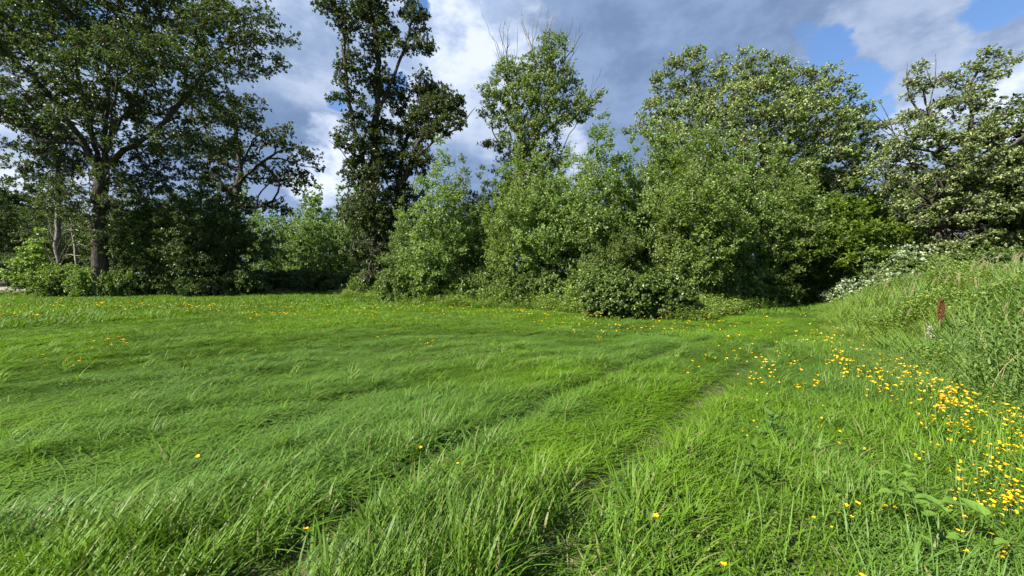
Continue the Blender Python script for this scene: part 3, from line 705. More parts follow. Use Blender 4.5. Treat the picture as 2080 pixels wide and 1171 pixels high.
# ------------------------------------------------------------------ bushes
def bush(name, label, loc, rx, rz, seed, sp, leaf, bark, spacing=.4, group=None, ry=None, nst=6, R0=.03, flatb=.15, parts=('stems', 'foliage')):
    r = np.random.default_rng(seed); loc = np.asarray(loc, float); ry = ry or rx
    lob = []
    for k in range(9):
        a = r.uniform(0, 6.28); q = r.random() ** .5 * .55
        f = r.uniform(.42, .62)
        lob.append((loc[0] + math.cos(a) * q * rx, loc[1] + math.sin(a) * q * ry, loc[2] + rz * r.uniform(.28, .52), rx * f, ry * f, rz * r.uniform(.38, .5)))
    lob.append((loc[0], loc[1], loc[2] + rz * .42, rx * .8, ry * .8, rz * .42))
    cl = pick_clusters(lob, spacing, r, .6); cl = cl[cl[:, 2] > loc[2] + .06]
    st = [[loc, loc + [0.02, 0, rz * .25], loc + [0, .02, rz * .6]]]
    for k in range(nst - 1):
        a = k * 6.28 / (nst - 1) + r.uniform(-.3, .3)
        st.append([loc + [0, 0, .0], loc + [math.cos(a) * rx * .25, math.sin(a) * ry * .25, rz * .3], loc + [math.cos(a) * rx * .55, math.sin(a) * ry * .55, rz * .62]])
    return build_tree(name, label, 'bush', loc, st, cl, R0, sp, leaf, bark, seed, group=group, expo=.35, rmin=.005, limbs=False, minz=-.1, trunk=parts[0], crown=parts[1])

DOG = dict(ns=14, nl=9, rc=.27, L=.095, W=.062, wind=(.12, 0, 0), nj=.5, flip=.08, flat=.8, up=.5, hang=.3, a0=.6, a1=1.5, twig=.06, twr=.004)
bush('dogwood_bush', 'rounded dark glossy bush bulging onto the grass in front of the birches', gpos(1285, 14.1), 1.95, 2.05, 61, DOG, M['bush_dark'], M['bark_grey'], .30, ry=1.15)
HAZ = dict(ns=12, nl=8, rc=.34, L=.12, W=.09, wind=(.2, 0, 0), nj=.6, flip=.14, flat=.8, up=.4, hang=.25, a0=.5, a1=1.5, twig=.1, twr=.005)
bs = [bush('bush', 'leafy bush at the foot of the big oak on its left', gpos(140, 26.3), 2.2, 2.4, 71, HAZ, M['bush'], M['bark_grey'], .5),
      bush('bush', 'leafy green bush in front of the slender aspen', gpos(905, 21.2), 1.7, 2.1, 72, HAZ, M['bush'], M['bark_grey'], .46),
      bush('hedge_bush', 'low dark hedge bush below the distant trees', gpos(560, 30.5), 2.4, 1.9, 73, dict(HAZ, L=.15, W=.11, ns=11), M['under'], M['bark_grey'], .55)]
def putb(k, px, Y, sc, rz, label, group=None):
    s_ = sc if isinstance(sc, tuple) else (sc, sc, sc)
    return copy_thing(bs[k], tuple(gpos(px, Y)), rz, s_, label, group)
for k, px, Y, sc, rz, lb in [
        (0, 245, 25.2, (.55, .6, .85), 1.0, 'bush hiding the base of the big oak on its right'),
        (1, 180, 25.0, (.75, .7, 1.1), 2.4, 'taller bush leaning against the big oak trunk'),
        (1, 98, 26.4, .6, 4.2, 'small bush at the left end of the row by the gravel'),
        (2, 300, 25.8, (.7, .7, .9), 2.0, 'shaded bush below the two thin pale stems, on their left'),
        (2, 365, 25.9, (.7, .7, .85), .8, 'shaded bush straight below the two thin pale stems'),
        (2, 425, 26, (.8, .7, .8), 4.0, 'shaded bush at the right part of the left clump'),
        (2, 490, 27, (.9, .8, .95), 5.1, 'shaded bush where the left clump meets the hedge')]:
    putb(k, px, Y, sc, rz, lb)
GH = 'low dark hedge below the distant trees'
bs[2]['group'] = GH
for i, px in enumerate([515, 600, 640, 685, 725]):
    putb(2, px, 30.5 + (i % 2) * .8, (.95, .8, .95 + .08 * (i % 3)), i * 1.4, 'low dark hedge bush below the distant trees', GH)
GE = 'bushes along the edge of the grove'
bs[1]['group'] = GE
for k, px, Y, sc, rz, lb in [
        (1, 755, 24, .85, 1.1, 'bush at the foot of the middle oak'),
        (1, 815, 21, .95, 2.2, 'bush right of the middle oak trunk'),
        (0, 860, 21, .8, 3.3, 'tall bush below the short aspen'),
        (1, 960, 20, 1.0, 4.4, 'bush under the blunt topped aspen'),
        (0, 1010, 20.5, .85, 5.5, 'broad bush under the left side of the tall poplar'),
        (1, 1060, 18.5, .95, .7, 'bush in front of the poplar beside pale stems'),
        (1, 1110, 18.5, .85, 1.9, 'bush below and right of the poplar'),
        (0, 1160, 18.2, .82, 2.8, 'bush just left of the round dogwood'),
        (1, 1215, 16.8, .9, 3.9, 'bush tucked behind the left side of the dogwood'),
        (1, 1370, 17.0, .82, 4.7, 'bush tucked behind the right side of the dogwood'),
        (1, 1445, 17.5, .8, .2, 'low bush right of the forked birch'),
        (0, 1500, 18.5, .8, 1.3, 'shaded bush left of the path entrance'),
        (1, 1560, 19, .9, 2.6, 'shaded bush at the turn of the path'),
        (0, 1610, 21.5, .95, 3.5, 'shaded bush beside the path under the aspens'),
        (1, 1650, 24, 1.0, 4.1, 'shaded bush deeper along the path'),
        (0, 1690, 28, 1.1, 5.0, 'dark bush closing the far end of the path'),
        (1, 1730, 25, 1.0, 5.9, 'bush below the bright maple')]:
    hv = .75 + .75 * ((px * 37) % 100) / 100
    putb(k, px, Y + .7, (sc, sc, sc * hv), rz, lb, GE)

# silver leaved brambles along the crest of the bank
SIL = dict(ns=12, nl=8, rc=.26, L=.10, W=.075, wind=(.5, 0, .1), nj=.7, flip=.4, flat=.6, up=.3, hang=.1, a0=.4, a1=1.4, twig=.12, twr=.004)
sl_ = [bush('silver_shrub', 'tall shrub with pale windblown leaves below the silvery oak', gpos(1800, 17.5), 1.3, 2.2, 81, dict(SIL, ns=14), M['silver'], M['bark_grey'], .36),
       bush('bramble', 'low silvery bramble patch', gpos(1700, 20), 1.1, .95, 82, SIL, M['silver'], M['bark_grey'], .32)]
GS = 'silvery brambles along the crest of the bank'
sl_[1]['group'] = GS; sl_[1]['label'] = 'silvery bramble where the bank meets the shaded path'
for k, px, Y, sc, rz, lb in [
        (1, 1728, 18, 1.0, 1.0, 'silvery bramble second along the crest from the path'),
        (1, 1765, 16.5, 1.1, 2.0, 'silvery bramble in front of the tall pale shrub'),
        (1, 1835, 15, 1.0, 3.0, 'silvery bramble right of the tall pale shrub'),
        (1, 1895, 15.4, .8, 4.0, 'silvery bramble below the silvery oak trunk'),
        (1, 1990, 15, .6, 5.0, 'small silvery bramble right of the silvery oak trunk'),
        (0, 1862, 18, .62, 2.2, 'shrub with pale leaves left of the silvery oak trunk'),
        (0, 1955, 17.2, .78, 3.6, 'shrub with pale leaves crowding the right of the silvery oak trunk'),
        (0, 2050, 16.5, .6, 4.6, 'shrub with pale leaves at the right edge of the bank'),
        (0, 1765, 21, .9, 5.6, 'shrub with pale leaves behind the start of the bank')]:
    copy_thing(sl_[k], tuple(gpos(px, Y + .8)), rz * (1 if k else .2), (sc, sc, sc * (.7 + .5 * ((px * 7) % 10) / 10)) if k else sc, lb, GS)

for k, px, Y, sc, rz, lb in [(1, 1815, 17, .8, 1.0, 'green bush between the tall pale shrub and the silvery oak'), (1, 1905, 17.5, .85, 2.3, 'green bush at the base of the silvery oak trunk'), (0, 1935, 16, .55, 3.9, 'low green bush in front of the silvery oak trunk'),
                             (1, 2010, 17, .9, 4.4, 'green bush under the right side of the silvery oak'), (0, 2075, 17, .8, 5.2, 'green bush on the bank at the right edge'), (2, 1975, 18.5, 1.0, 1.7, 'dark bush deep under the silvery oak'), (2, 2110, 15.5, .8, 2.7, 'dark bush on the bank cut by the right edge')]:
    putb(k, px, Y, sc, rz, lb)

# ------------------------------------------------------------------ ground, gravel
gm = mesh_quads('meadow_ground', gv, gq, [m_ground], smooth=True)
tag(link(bpy.data.objects.new('ground', gm)), 'soil and thatch under the meadow and bank', kind='structure')
def patch(name, outline, mat, z=.02):
    me = bpy.data.meshes.new(name); me.from_pydata([(x, y, z) for x, y in outline], [], [list(range(len(outline)))]); me.materials.append(mat)
    return link(bpy.data.objects.new(name, me))
gpatch = patch('gravel_lot', [(-34.6, 28.6), (-35.2, 31), (-38.5, 38), (-45, 44), (-62, 47), (-95, 46), (-110, 36), (-70, 29.2), (-50, 28.6), (-42, 28.2), (-38, 28.5)], m_gravel, .03)
tag(gpatch, 'tan gravel lot at the far left edge', kind='structure')

# ------------------------------------------------------------------ grass tufts
def grassmat(name, a, b, patchcol, pscale, dry=(.20, .20, .07), dryf=.95, rough=.52, trans=.33):
    m, t = newmat(name)
    v = t.new('ShaderNodeAttribute', attribute_name='tint').outputs['Fac']
    ia = t.new('ShaderNodeAttribute', attribute_name='itint', attribute_type='INSTANCER').outputs['Fac']
    g = t.new('ShaderNodeNewGeometry')
    c = t.mix(v, a, b)
    pn = t.noise(g.outputs['Position'], pscale, 4, .6)
    c = t.mix(t.ramp(pn, .40, .62, 0, .85), c, patchcol)
    c = t.mix(t.ramp(ia, .15, .9, 0, .75), c, (.112, .212, .040))
    c = t.mix(t.ramp(v, dryf, dryf + .03, 0, 1, False), c, dry)
    p = principled(t, c, rough, .30)
    tr = t.new('ShaderNodeBsdfTranslucent'); t.put(tr.inputs['Color'], t.mix(1.0, c, (1.2, 1.2, .5), 'MULTIPLY'))
    mx = t.new('ShaderNodeMixShader'); mx.inputs[0].default_value = trans
    t.link(p.outputs[0], mx.inputs[1]); t.link(tr.outputs[0], mx.inputs[2]); finish(t, mx.outputs[0])
    return m
M['grass'] = grassmat('meadow_grass', (.033, .090, .007), (.148, .256, .024), (.124, .236, .006), .22)
M['clover'] = grassmat('clover_leaf', (.045, .100, .012), (.105, .180, .018), (.100, .172, .010), .5, dryf=.97)
M['reed'] = grassmat('bank_grass', (.075, .155, .028), (.165, .255, .050), (.150, .225, .028), .45, dry=(.32, .31, .14), dryf=.965)
M['petal'], t = newmat('yellow_petal'); finish(t, principled(t, (.78, .47, .008, 1), .5, .3).outputs[0])
M['petal_o'], t = newmat('orange_petal'); finish(t, principled(t, (.76, .40, .008, 1), .5, .3).outputs[0])
M['stemgreen'], t = newmat('green_stem'); finish(t, principled(t, (.06, .13, .02, 1), .5, .3).outputs[0])
M['straw'], t = newmat('straw'); finish(t, principled(t, (.24, .20, .11, 1), .8, .2).outputs[0])
M['rust'], t = newmat('rust_seed'); finish(t, principled(t, (.16, .045, .022, 1), .8, .2).outputs[0])
M['white_flower'], t = newmat('white_petal'); finish(t, principled(t, (.42, .40, .34, 1), .7, .2).outputs[0])

PC = bpy.data.collections.new('tuft_kinds')     # unlinked: sources that the grass objects scatter
def blades(n, Rr, h, hs, lean0, lean1, width, spread, seed, segs=4, comb=0.0, z0=0.):
    """n curved blades; lean angles from the vertical at root and tip; comb: share bending towards +X"""
    r = np.random.default_rng(seed)
    a = r.uniform(0, 6.28, n); q = np.sqrt(r.random(n)) * Rr
    B = np.stack([np.cos(a) * q, np.sin(a) * q, np.full(n, z0)], 1)
    az = r.normal(0, spread, n) + np.where(r.random(n) < comb, 0, r.uniform(-3.14, 3.14, n) * (comb < 1))
    H = h * np.clip(r.normal(1, hs, n), .35, 1.7)
    t0 = lean0 + r.normal(0, .12, n); t1 = lean1 * r.uniform(.55, 1.25, n)
    dirh = np.stack([np.cos(az), np.sin(az), np.zeros(n)], 1); side = np.stack([-np.sin(az), np.cos(az), np.zeros(n)], 1)
    tw = r.normal(0, .5, n)
    side = side * np.cos(tw)[:, None] + dirh * np.sin(tw)[:, None] * .8 + np.array([0, 0, 1.]) * np.sin(tw)[:, None] * .3
    W_ = width * r.uniform(.5, 1.7, n)
    P = B.copy(); rings = []
    for k in range(segs + 1):
        f = k / segs; wk = W_ * (1 - f ** 2.2) * .5 * (.75 + .5 * min(1, f * 3)) + .0003
        rings.append(P - side * wk[:, None]); rings.append(P + side * wk[:, None])
        th = t0 + (t1 - t0) * (f + .5 / segs)
        P = P + (dirh * np.sin(th)[:, None] + np.array([0, 0, 1.]) * np.cos(th)[:, None]) * (H / segs)[:, None]
    V = np.stack(rings, 1)
    V[..., 2] = np.maximum(V[..., 2], .004 + 0 * V[..., 2])
    V = V.reshape(-1, 3); m = (segs + 1) * 2
    bq = np.array([[2 * k, 2 * k + 1, 2 * k + 3, 2 * k + 2] for k in range(segs)])
    Q = (np.arange(n)[:, None, None] * m + bq).reshape(-1, 4)
    return V, Q, np.repeat(r.random(n), segs)
def leaflets(n, Rr, zlo, zhi, L, W_, seed):
    r = np.random.default_rng(seed); a = r.uniform(0, 6.28, n); q = np.sqrt(r.random(n)) * Rr
    P = np.stack([np.cos(a) * q, np.sin(a) * q, r.uniform(zlo, zhi, n)], 1)
    a2 = r.uniform(0, 6.28, n); D_ = np.stack([np.cos(a2), np.sin(a2), r.uniform(-.2, .6, n)], 1)
    V, Q = leaf_quads(P, unit(D_), np.array([0, 0, 1.]) + r.normal(0, .4, (n, 3)), L * r.uniform(.6, 1.3, n), W_ * r.uniform(.7, 1.2, n))
    return V, Q, r.random(n)
def proto(name, chunks, mats):
    V, Q, mi, tn, sm = join_parts([(V, Q, k, tn, False) for (V, Q, tn), k in chunks])
    o = bpy.data.objects.new(name, mesh_quads(name, V, Q, mats, mi, tn, sm)); return o
def collection(name, objs):
    c_ = bpy.data.collections.new(name)
    for i, o in enumerate(objs): o.name = '%s_%02d' % (name, i); c_.objects.link(o)
    return c_
_ng = {}
def scatter(name, label, coll, pts, rot, scl, idx, tint, kind='stuff'):
    n = len(pts); me = bpy.data.meshes.new(name); me.vertices.add(n)
    me.vertices.foreach_set('co', np.ascontiguousarray(pts, np.float32).ravel())
    for nm, ty, fld, arr in (('rot', 'FLOAT_VECTOR', 'vector', rot), ('scl', 'FLOAT_VECTOR', 'vector', scl), ('idx', 'INT', 'value', idx), ('itint', 'FLOAT', 'value', tint)):
        at_ = me.attributes.new(nm, ty, 'POINT'); at_.data.foreach_set(fld, np.ascontiguousarray(arr, np.int32 if ty == 'INT' else np.float32).ravel())
    o = link(bpy.data.objects.new(name, me)); tag(o, label, kind=kind)
    ng = bpy.data.node_groups.new(name + '_nodes', 'GeometryNodeTree')
    ng.interface.new_socket('Geometry', in_out='INPUT', socket_type='NodeSocketGeometry'); ng.interface.new_socket('Geometry', in_out='OUTPUT', socket_type='NodeSocketGeometry')
    N = ng.nodes; gi = N.new('NodeGroupInput'); go = N.new('NodeGroupOutput'); ip = N.new('GeometryNodeInstanceOnPoints'); ci = N.new('GeometryNodeCollectionInfo')
    ci.inputs[0].default_value = coll; ci.inputs['Separate Children'].default_value = True; ci.inputs['Reset Children'].default_value = True
    def att(nm, ty):
        a = N.new('GeometryNodeInputNamedAttribute'); a.data_type = ty; a.inputs[0].default_value = nm; return [s for s in a.outputs if s.enabled and s.name == 'Attribute'][0]
    e2r = N.new('FunctionNodeEulerToRotation')
    ng.links.new(att('rot', 'FLOAT_VECTOR'), e2r.inputs[0]); ng.links.new(e2r.outputs[0], ip.inputs['Rotation'])
    ng.links.new(att('scl', 'FLOAT_VECTOR'), ip.inputs['Scale']); ng.links.new(att('idx', 'INT'), ip.inputs['Instance Index'])
    ip.inputs['Pick Instance'].default_value = True
    ng.links.new(gi.outputs[0], ip.inputs['Points']); ng.links.new(ci.outputs[0], ip.inputs['Instance']); ng.links.new(ip.outputs[0], go.inputs[0])
    md = o.modifiers.new('scatter', 'NODES'); md.node_group = ng
    return o

GM = [M['grass'], M['clover'], M['straw']]
kinds = []; CL_ = []
for s_ in range(3):   # 0-2 near upright
    kinds.append(proto('t', [(blades(30, .12, .215, .4, .15, 1.2, .0074, 1.4, 100 + s_, comb=.55), 0)], GM))
for s_ in range(3):   # 3-5 near laid over, combed
    kinds.append(proto('t', [(blades(30, .13, .235, .4, .85, 1.85, .0070, .95, 110 + s_, 5, comb=.85), 0)], GM))
for s_ in range(2):   # 6-7 near short with clover
    kinds.append(proto('t', [(blades(26, .13, .11, .5, .3, 1.2, .0048, 2, 120 + s_, 3, comb=.3), 0), (leaflets(60, .13, .03, .11, .022, .015, 124 + s_), 1), (blades(5, .12, .22, .2, .2, .9, .004, 1, 128 + s_, 3, comb=.7), 0)], GM))
for s_ in range(2):   # 8-9 near thatch in the ruts
    kinds.append(proto('t', [(blades(26, .14, .16, .4, 1.1, 1.65, .0052, .5, 130 + s_, 4, comb=.8), 0), (blades(7, .14, .15, .4, 1.3, 1.6, .0045, 1.5, 135 + s_, 3, comb=.3), 2)], GM))
for s_ in range(2):   # 10-11 mid upright patch
    kinds.append(proto('t', [(blades(190, .36, .135, .4, .25, 1.4, .0088, 1.4, 140 + s_, 3, comb=.7), 0)], GM))
for s_ in range(2):   # 12-13 mid combed patch
    kinds.append(proto('t', [(blades(180, .36, .19, .4, .95, 1.75, .0088, .9, 150 + s_, 3, comb=.9), 0)], GM))
for s_ in range(3):   # 14-16 single arching clumps
    clumps_ = (blades(24, .06, .30, .35, .3, 1.75, .0072, 1.1, 170 + s_, 6, comb=.7), 0)
    CL_.append(clumps_)
for s_ in range(2):   # 14-15 far patch
    kinds.append(proto('t', [(blades(240, .75, .16, .35, .3, 1.1, .022, 1.2, 160 + s_, 2, comb=.6), 0), (leaflets(60, .75, .03, .1, .06, .04, 165 + s_), 1)], GM))
for q in CL_: kinds.append(proto('t', [q], GM))      # 16-18 arching clumps
col_g = collection('grass_tuft', kinds)

def jitgrid(x0, x1, y0, y1, sp, r):
    xs = np.arange(x0, x1, sp); ys = np.arange(y0, y1, sp); X_, Y_ = np.meshgrid(xs, ys)
    X_ = X_ + r.uniform(-.5, .5, X_.shape) * sp; Y_ = Y_ + r.uniform(-.5, .5, Y_.shape) * sp
    return X_.ravel(), Y_.ravel()
def in_view(x, y, m=1.0):
    return np.abs(x) < np.maximum(y, 0) * 1.32 + 1.2 + m
gx0 = at(1180, 0, 1)[0]
def field_edge(x, y):
    """True where open meadow lies (south of the wood edge, left of the bank)"""
    ex = np.array([-200, -38, -33, -26, -17, -13.8, -12.5, -7.5, -3., 0, 2.6, 5.6, 6.6, 8.8, 12, 15.5, 19, 24])
    ey = np.array([28, 28, 25.2, 25, 25.6, 29.5, 27, 23, 19.6, 18.2, 17.8, 13.9, 14.2, 16.4, 18.2, 20, 24, 32])
    return y < np.interp(x, ex, ey)

r = np.random.default_rng(77)
PT, RO, SC, IX, TI = [], [], [], [], []
def emit(x, y, rz, sc, ix, ti, sz=None, tilt=0.):
    n = len(x); PT.append(np.stack([x, y, ground_z(x, y) - .005], 1))
    RO.append(np.stack([r.normal(0, .06, n) + tilt, r.normal(0, .06, n), rz], 1))
    sz = sc if sz is None else sz
    SC.append(np.stack([sc, sc, sz], 1)); IX.append(ix); TI.append(ti)
def ridge(x, y):
    """long low swaths of leaning grass running with the tracks"""
    q = np.interp(np.asarray(x, float) - .45 * np.asarray(y, float), [-8, -1, 1.5], [.45, .62, .95])
    u = x * np.cos(q) + y * np.sin(q); v = -x * np.sin(q) + y * np.cos(q)
    v = v + (vnoise(x, y, .8, 71) - .5) * .5
    a = vnoise(u * .32, v * 1.25, 1.0, 72); b = vnoise(u * .8, v * 3.2, 1.0, 73)
    return np.clip(.60 * sstep(.28, .70, a) + .40 * sstep(.25, .75, b), 0, 1)
BARE = [(3.9, 3.62, .28), (-2.55, 3.95, .25), (1.05, 3.25, .2), (5.0, 12.6, .5), (-1.0, 2.25, .18), (4.5, 4.1, .2)]
def bare(x, y):
    o = np.zeros(np.shape(x))
    for bx, by, br in BARE: o = np.maximum(o, 1 - sstep(.4, 1.1, np.hypot((x - bx) / br, (y - by) / (br * .8)) + (vnoise(x, y, 6, 74) - .5) * .6))
    return o
def flow(x, y):
    return .35 + (vnoise(x, y, .45, 21) - .5) * 1.3 + (vnoise(x, y, 1.6, 22) - .5) * .7
# near zone
x, y = jitgrid(-14, 12, .9, 12, .092, r)
k = in_view(x, y, .3) & (bank_s(x, y) < .9) & (np.hypot(x, y) < 11.2 + r.uniform(-.6, .6, len(x)))
x, y = x[k], y[k]
tk = track(x, y); bs_ = bank_s(x, y)
lay = sstep(.40, .66, vnoise(x, y, .55, 31) * .75 + vnoise(x * .6, y * 1.8, 1.3, 32) * .35) * sstep(1.5, 4.5, y - .25 * x)
lay = np.clip(lay + .5 * sstep(-1.2, -3.5, x) * (y > 2.6), 0, 1)
tall_patch = np.maximum(np.exp(-((x + .32 - .35 * (y - 2)) / .62) ** 4 - ((y - 1.9) / 1.1) ** 2), .9 * np.exp(-((x + 2.1 - .5 * (y - 2.2)) / .55) ** 2 - ((y - 2.1) / .55) ** 2))
lay = lay * (1 - .9 * sstep(.35, .7, tall_patch))
mown = sstep(-1.55, -.75, bs_ + (vnoise(x, y, 1.1, 33) - .5) * .9) * .9
mown = np.maximum(mown, sstep(3.5, 1.6, y) * sstep(1.0, 1.6, x) * .75)
u1 = r.random(len(x)); typ = np.where(u1 < lay, 3, 0) + r.integers(0, 3, len(x))
typ = np.where(r.random(len(x)) < mown, 6 + r.integers(0, 2, len(x)), typ)
typ = np.where(r.random(len(x)) < tk * 1.1, 8 + r.integers(0, 2, len(x)), typ)
rg = ridge(x, y); keepb = r.random(len(x)) > .85 * bare(x, y)
keep = (r.random(len(x)) > .42 * tk + .35 * sstep(.35, .1, rg)) & keepb
hn = (.40 + .35 * vnoise(x, y, 1.1, 34)) * (.32 + 1.2 * rg) * (1 - tall_patch) + (1.05 + .45 * vnoise(x, y, 2.2, 38)) * tall_patch
hn = np.where(typ >= 6, .8 + .4 * vnoise(x, y, 1.5, 35), hn) * (1 - .42 * sstep(3.5, 8, np.hypot(x, y)))
br = track(x + .22, y) + track(x - .22, y)
hn = hn * (1 + .45 * np.clip(br - 2 * tk, 0, 1)) * (1 - .72 * np.clip(tk, 0, 1))
ti = np.clip(sstep(.35, .75, vnoise(x, y, .38, 36)) * .6 + sstep(.5, .8, vnoise(x, y, 1.7, 37)) * .35 + r.normal(0, .16, len(x)) + .35 * tk - .7 * tall_patch + .1 * mown + .5 * (rg - .5), 0, 1)
emit(x[keep], y[keep], (flow(x, y) + r.normal(0, .6, len(x)))[keep], (r.uniform(.85, 1.15, len(x)))[keep], typ[keep], ti[keep], sz=hn[keep])
x2, y2 = jitgrid(-10, 8, 1.2, 8.5, .34, r)
k2 = in_view(x2, y2, .3) & (bank_s(x2, y2) < -.2) & (track(x2, y2) < .3) & (ridge(x2, y2) > .35) & (bare(x2, y2) < .2)
x2, y2 = x2[k2], y2[k2]; n2 = len(x2); md2 = sstep(-1.8, -.9, bank_s(x2, y2)) + sstep(3.5, 1.6, y2) * sstep(1.0, 1.6, x2)
k2 = r.random(n2) < (.75 - .55 * np.clip(md2, 0, 1)); x2, y2 = x2[k2], y2[k2]; n2 = len(x2)
emit(x2, y2, flow(x2, y2) + r.normal(0, .8, n2), r.uniform(.7, 1.1, n2), 16 + r.integers(0, 3, n2), np.clip(r.normal(.3, .25, n2), 0, 1), sz=r.uniform(.4, .9, n2))
# middle zone
x, y = jitgrid(-24, 20, 4.5, 19, .26, r)
d = np.hypot(x, y); k = in_view(x, y) & field_edge(x, y) & (bank_s(x, y) < .6) & (d > 10.6) & (d < 19)
x, y = x[k], y[k]; tk = track(x, y)
lay = sstep(.40, .62, vnoise(x * .7, y, .35, 41) * .7 + vnoise(x * .5, y * 2, .9, 42) * .35) * sstep(17, 9, y)
typ = np.where(r.random(len(x)) < lay, 12, 10) + r.integers(0, 2, len(x))
path = sstep(3.4, 1.6, seg_dist(x, y, (TR1 + TR2) / 2)) * sstep(8, 13, y)
rg = ridge(x, y)
hn = (.32 + .42 * vnoise(x, y, .7, 43)) * (.50 + .75 * rg) * (1 - .75 * tk) * (1 - .45 * path)
ti = np.clip(sstep(.35, .75, vnoise(x, y, .30, 36)) * .8 * sstep(16, 8, d[k]) + r.normal(0, .16, len(x)) + .25 * tk + .5 * (rg - .5), 0, 1)
emit(x, y, flow(x, y) + r.normal(0, .5, len(x)), r.uniform(.85, 1.15, len(x)), typ, ti, sz=hn)
# far zone
x, y = jitgrid(-62, 30, 8, 46, .58, r)
d = np.hypot(x, y); k = in_view(x, y, 3) & (field_edge(x, y) | ((x > 13) & (bank_s(x, y) < 0) & (y < 44)) | ((x < -11.5) & (x > -20) & (y < 40))) & (bank_s(x, y) < .3) & (d > 18.4)
k &= ~((x < -34.2) & (y > 28.4 + .6 * (vnoise(x, y, .8, 62) - .5)))
x, y = x[k], y[k]
path = sstep(4.2, 2.0, seg_dist(x, y, (TR1 + TR2) / 2))
emit(x, y, r.uniform(-1, 1, len(x)), r.uniform(.85, 1.15, len(x)), 14 + r.integers(0, 2, len(x)), np.clip(.15 + r.normal(0, .12, len(x)), 0, 1), sz=(.6 + .6 * vnoise(x, y, .5, 44)) * (1 - .4 * path))
scatter('meadow_grass', 'bright green windblown meadow grass with two flattened wheel tracks', col_g, np.concatenate(PT), np.concatenate(RO), np.concatenate(SC), np.concatenate(IX), np.concatenate(TI))

# ------------------------------------------------------------------ tall growth on the bank and weeds along the grove
BM = [M['reed'], M['weed'], M['straw'], M['stemgreen']]
def forb(h, n, L, W_, seed, whorl=1):
    """leafy upright stem, narrow leaves all round"""
    r_ = np.random.default_rng(seed); P = np.stack([np.cumsum(r_.normal(.012, .008, 7)), np.cumsum(r_.normal(0, .008, 7)), np.linspace(0, h, 7)], 1)
    V, Q = tube(P, np.linspace(.006, .002, 7), 3)
    z = np.linspace(.12 * h, h, n); a = np.arange(n) * 2.4
    px_ = np.interp(z, P[:, 2], P[:, 0]); py_ = np.interp(z, P[:, 2], P[:, 1])
    Dd = unit(np.stack([np.cos(a), np.sin(a), .45 + .5 * (z / h)], 1))
    V2, Q2 = leaf_quads(np.stack([px_, py_, z], 1), Dd, np.array([0, 0, 1.]) + r_.normal(0, .2, (n, 3)), L * (1.15 - .6 * z / h), W_, .1, .25)
    return (V, Q, np.full(len(Q), .4)), (V2, Q2, r_.random(n))
def shift(ch, dx, dy):
    V, Q, tn = ch; return V + np.array([dx, dy, 0]), Q, tn
bk = []
for s_ in range(3):   # 0-2 tall bent grass
    bk.append(proto('b', [(blades(40, .2, .62, .35, .2, 1.35, .013, 1.1, 200 + s_, 5, comb=.85), 0)], BM))
for s_ in range(2):   # 3-4 mixed shorter growth
    bk.append(proto('b', [(blades(50, .2, .42, .3, .2, 1.1, .009, 1, 210 + s_, 4, comb=.7), 0), (leaflets(30, .2, .1, .35, .05, .025, 214 + s_), 1)], BM))
for s_ in range(2):   # 5-6 seeding grass stalks
    V, Q, tn = blades(3, .2, .95, .15, .1, .8, .005, .5, 220 + s_, 5, comb=.9)
    bk.append(proto('b', [((V, Q, tn), 2), (blades(24, .2, .6, .2, .2, 1.2, .009, .6, 224 + s_, 4, comb=.8), 0)], BM))
for s_ in range(2):   # 7-8 leafy weeds
    ch = []
    for q in range(5):
        a, b2 = forb(.38 + .09 * q, 24, .12, .036, 230 + s_ * 9 + q); dx, dy = math.cos(q * 1.3) * .15, math.sin(q * 1.3) * .15
        ch += [(shift(a, dx, dy), 3), (shift(b2, dx, dy), 1)]
    bk.append(proto('b', ch, BM))
for s_ in range(2):   # 9-10 broad leaved herbs of the wood edge
    bk.append(proto('b', [(leaflets(120, .32, .1, .55, .085, .055, 240 + s_), 1), (blades(18, .3, .6, .2, .15, .8, .009, 1, 244 + s_, 4, comb=.6), 0)], BM))
col_b = collection('bank_growth', bk)
PT, RO, SC, IX, TI = [], [], [], [], []
x, y = jitgrid(4, 32, .6, 30, .165, r)
s_ = bank_s(x, y); d = np.hypot(x, y); k = in_view(x, y, 1.5) & (s_ > -.15) & (s_ < 5.5) & ((d < 13) | (r.random(len(x)) < .45)) & (y < 24)
x, y, s_ = x[k], y[k], s_[k]; n = len(x)
sp_ = vnoise(x, y, .55, 51)
u1 = r.random(n)
typ = np.where(sp_ < .45, r.integers(0, 3, n), np.where(sp_ < .62, r.integers(3, 5, n), r.integers(0, 3, n)))
typ = np.where(u1 < .045, 5 + r.integers(0, 2, n), typ)
typ = np.where((vnoise(x, y, .9, 52) > .50) & (u1 > .3), 7 + r.integers(0, 2, n), typ)
typ = np.where(s_ < .35, 3 + r.integers(0, 2, n), typ)
hn = (.35 + .65 * sstep(-.1, 1.3, s_)) * (.55 + .85 * vnoise(x, y, 1.3, 53))
emit(x, y, .25 + (vnoise(x, y, .5, 54) - .5) * 1.2 + r.normal(0, .25, n), r.uniform(.85, 1.2, n), typ, np.clip(r.normal(.25, .2, n), 0, 1), sz=hn)
scatter('bank_grass', 'tall windblown grass and weeds covering the bank at right', col_b, np.concatenate(PT), np.concatenate(RO), np.concatenate(SC), np.concatenate(IX), np.concatenate(TI))
PT, RO, SC, IX, TI = [], [], [], [], []
ex = [(-36, 26), (-31, 25.2), (-26, 24.8), (-19, 25), (-13.2, 28.6), (-10.5, 24.5), (-7.5, 22.6), (-5, 20.4), (-3., 19), (0, 17.6), (2.4, 17), (3.2, 14.9), (5.6, 13.4), (6.6, 13.8), (8.2, 15.6), (9.5, 17), (12, 18.6), (14.5, 20.5)]
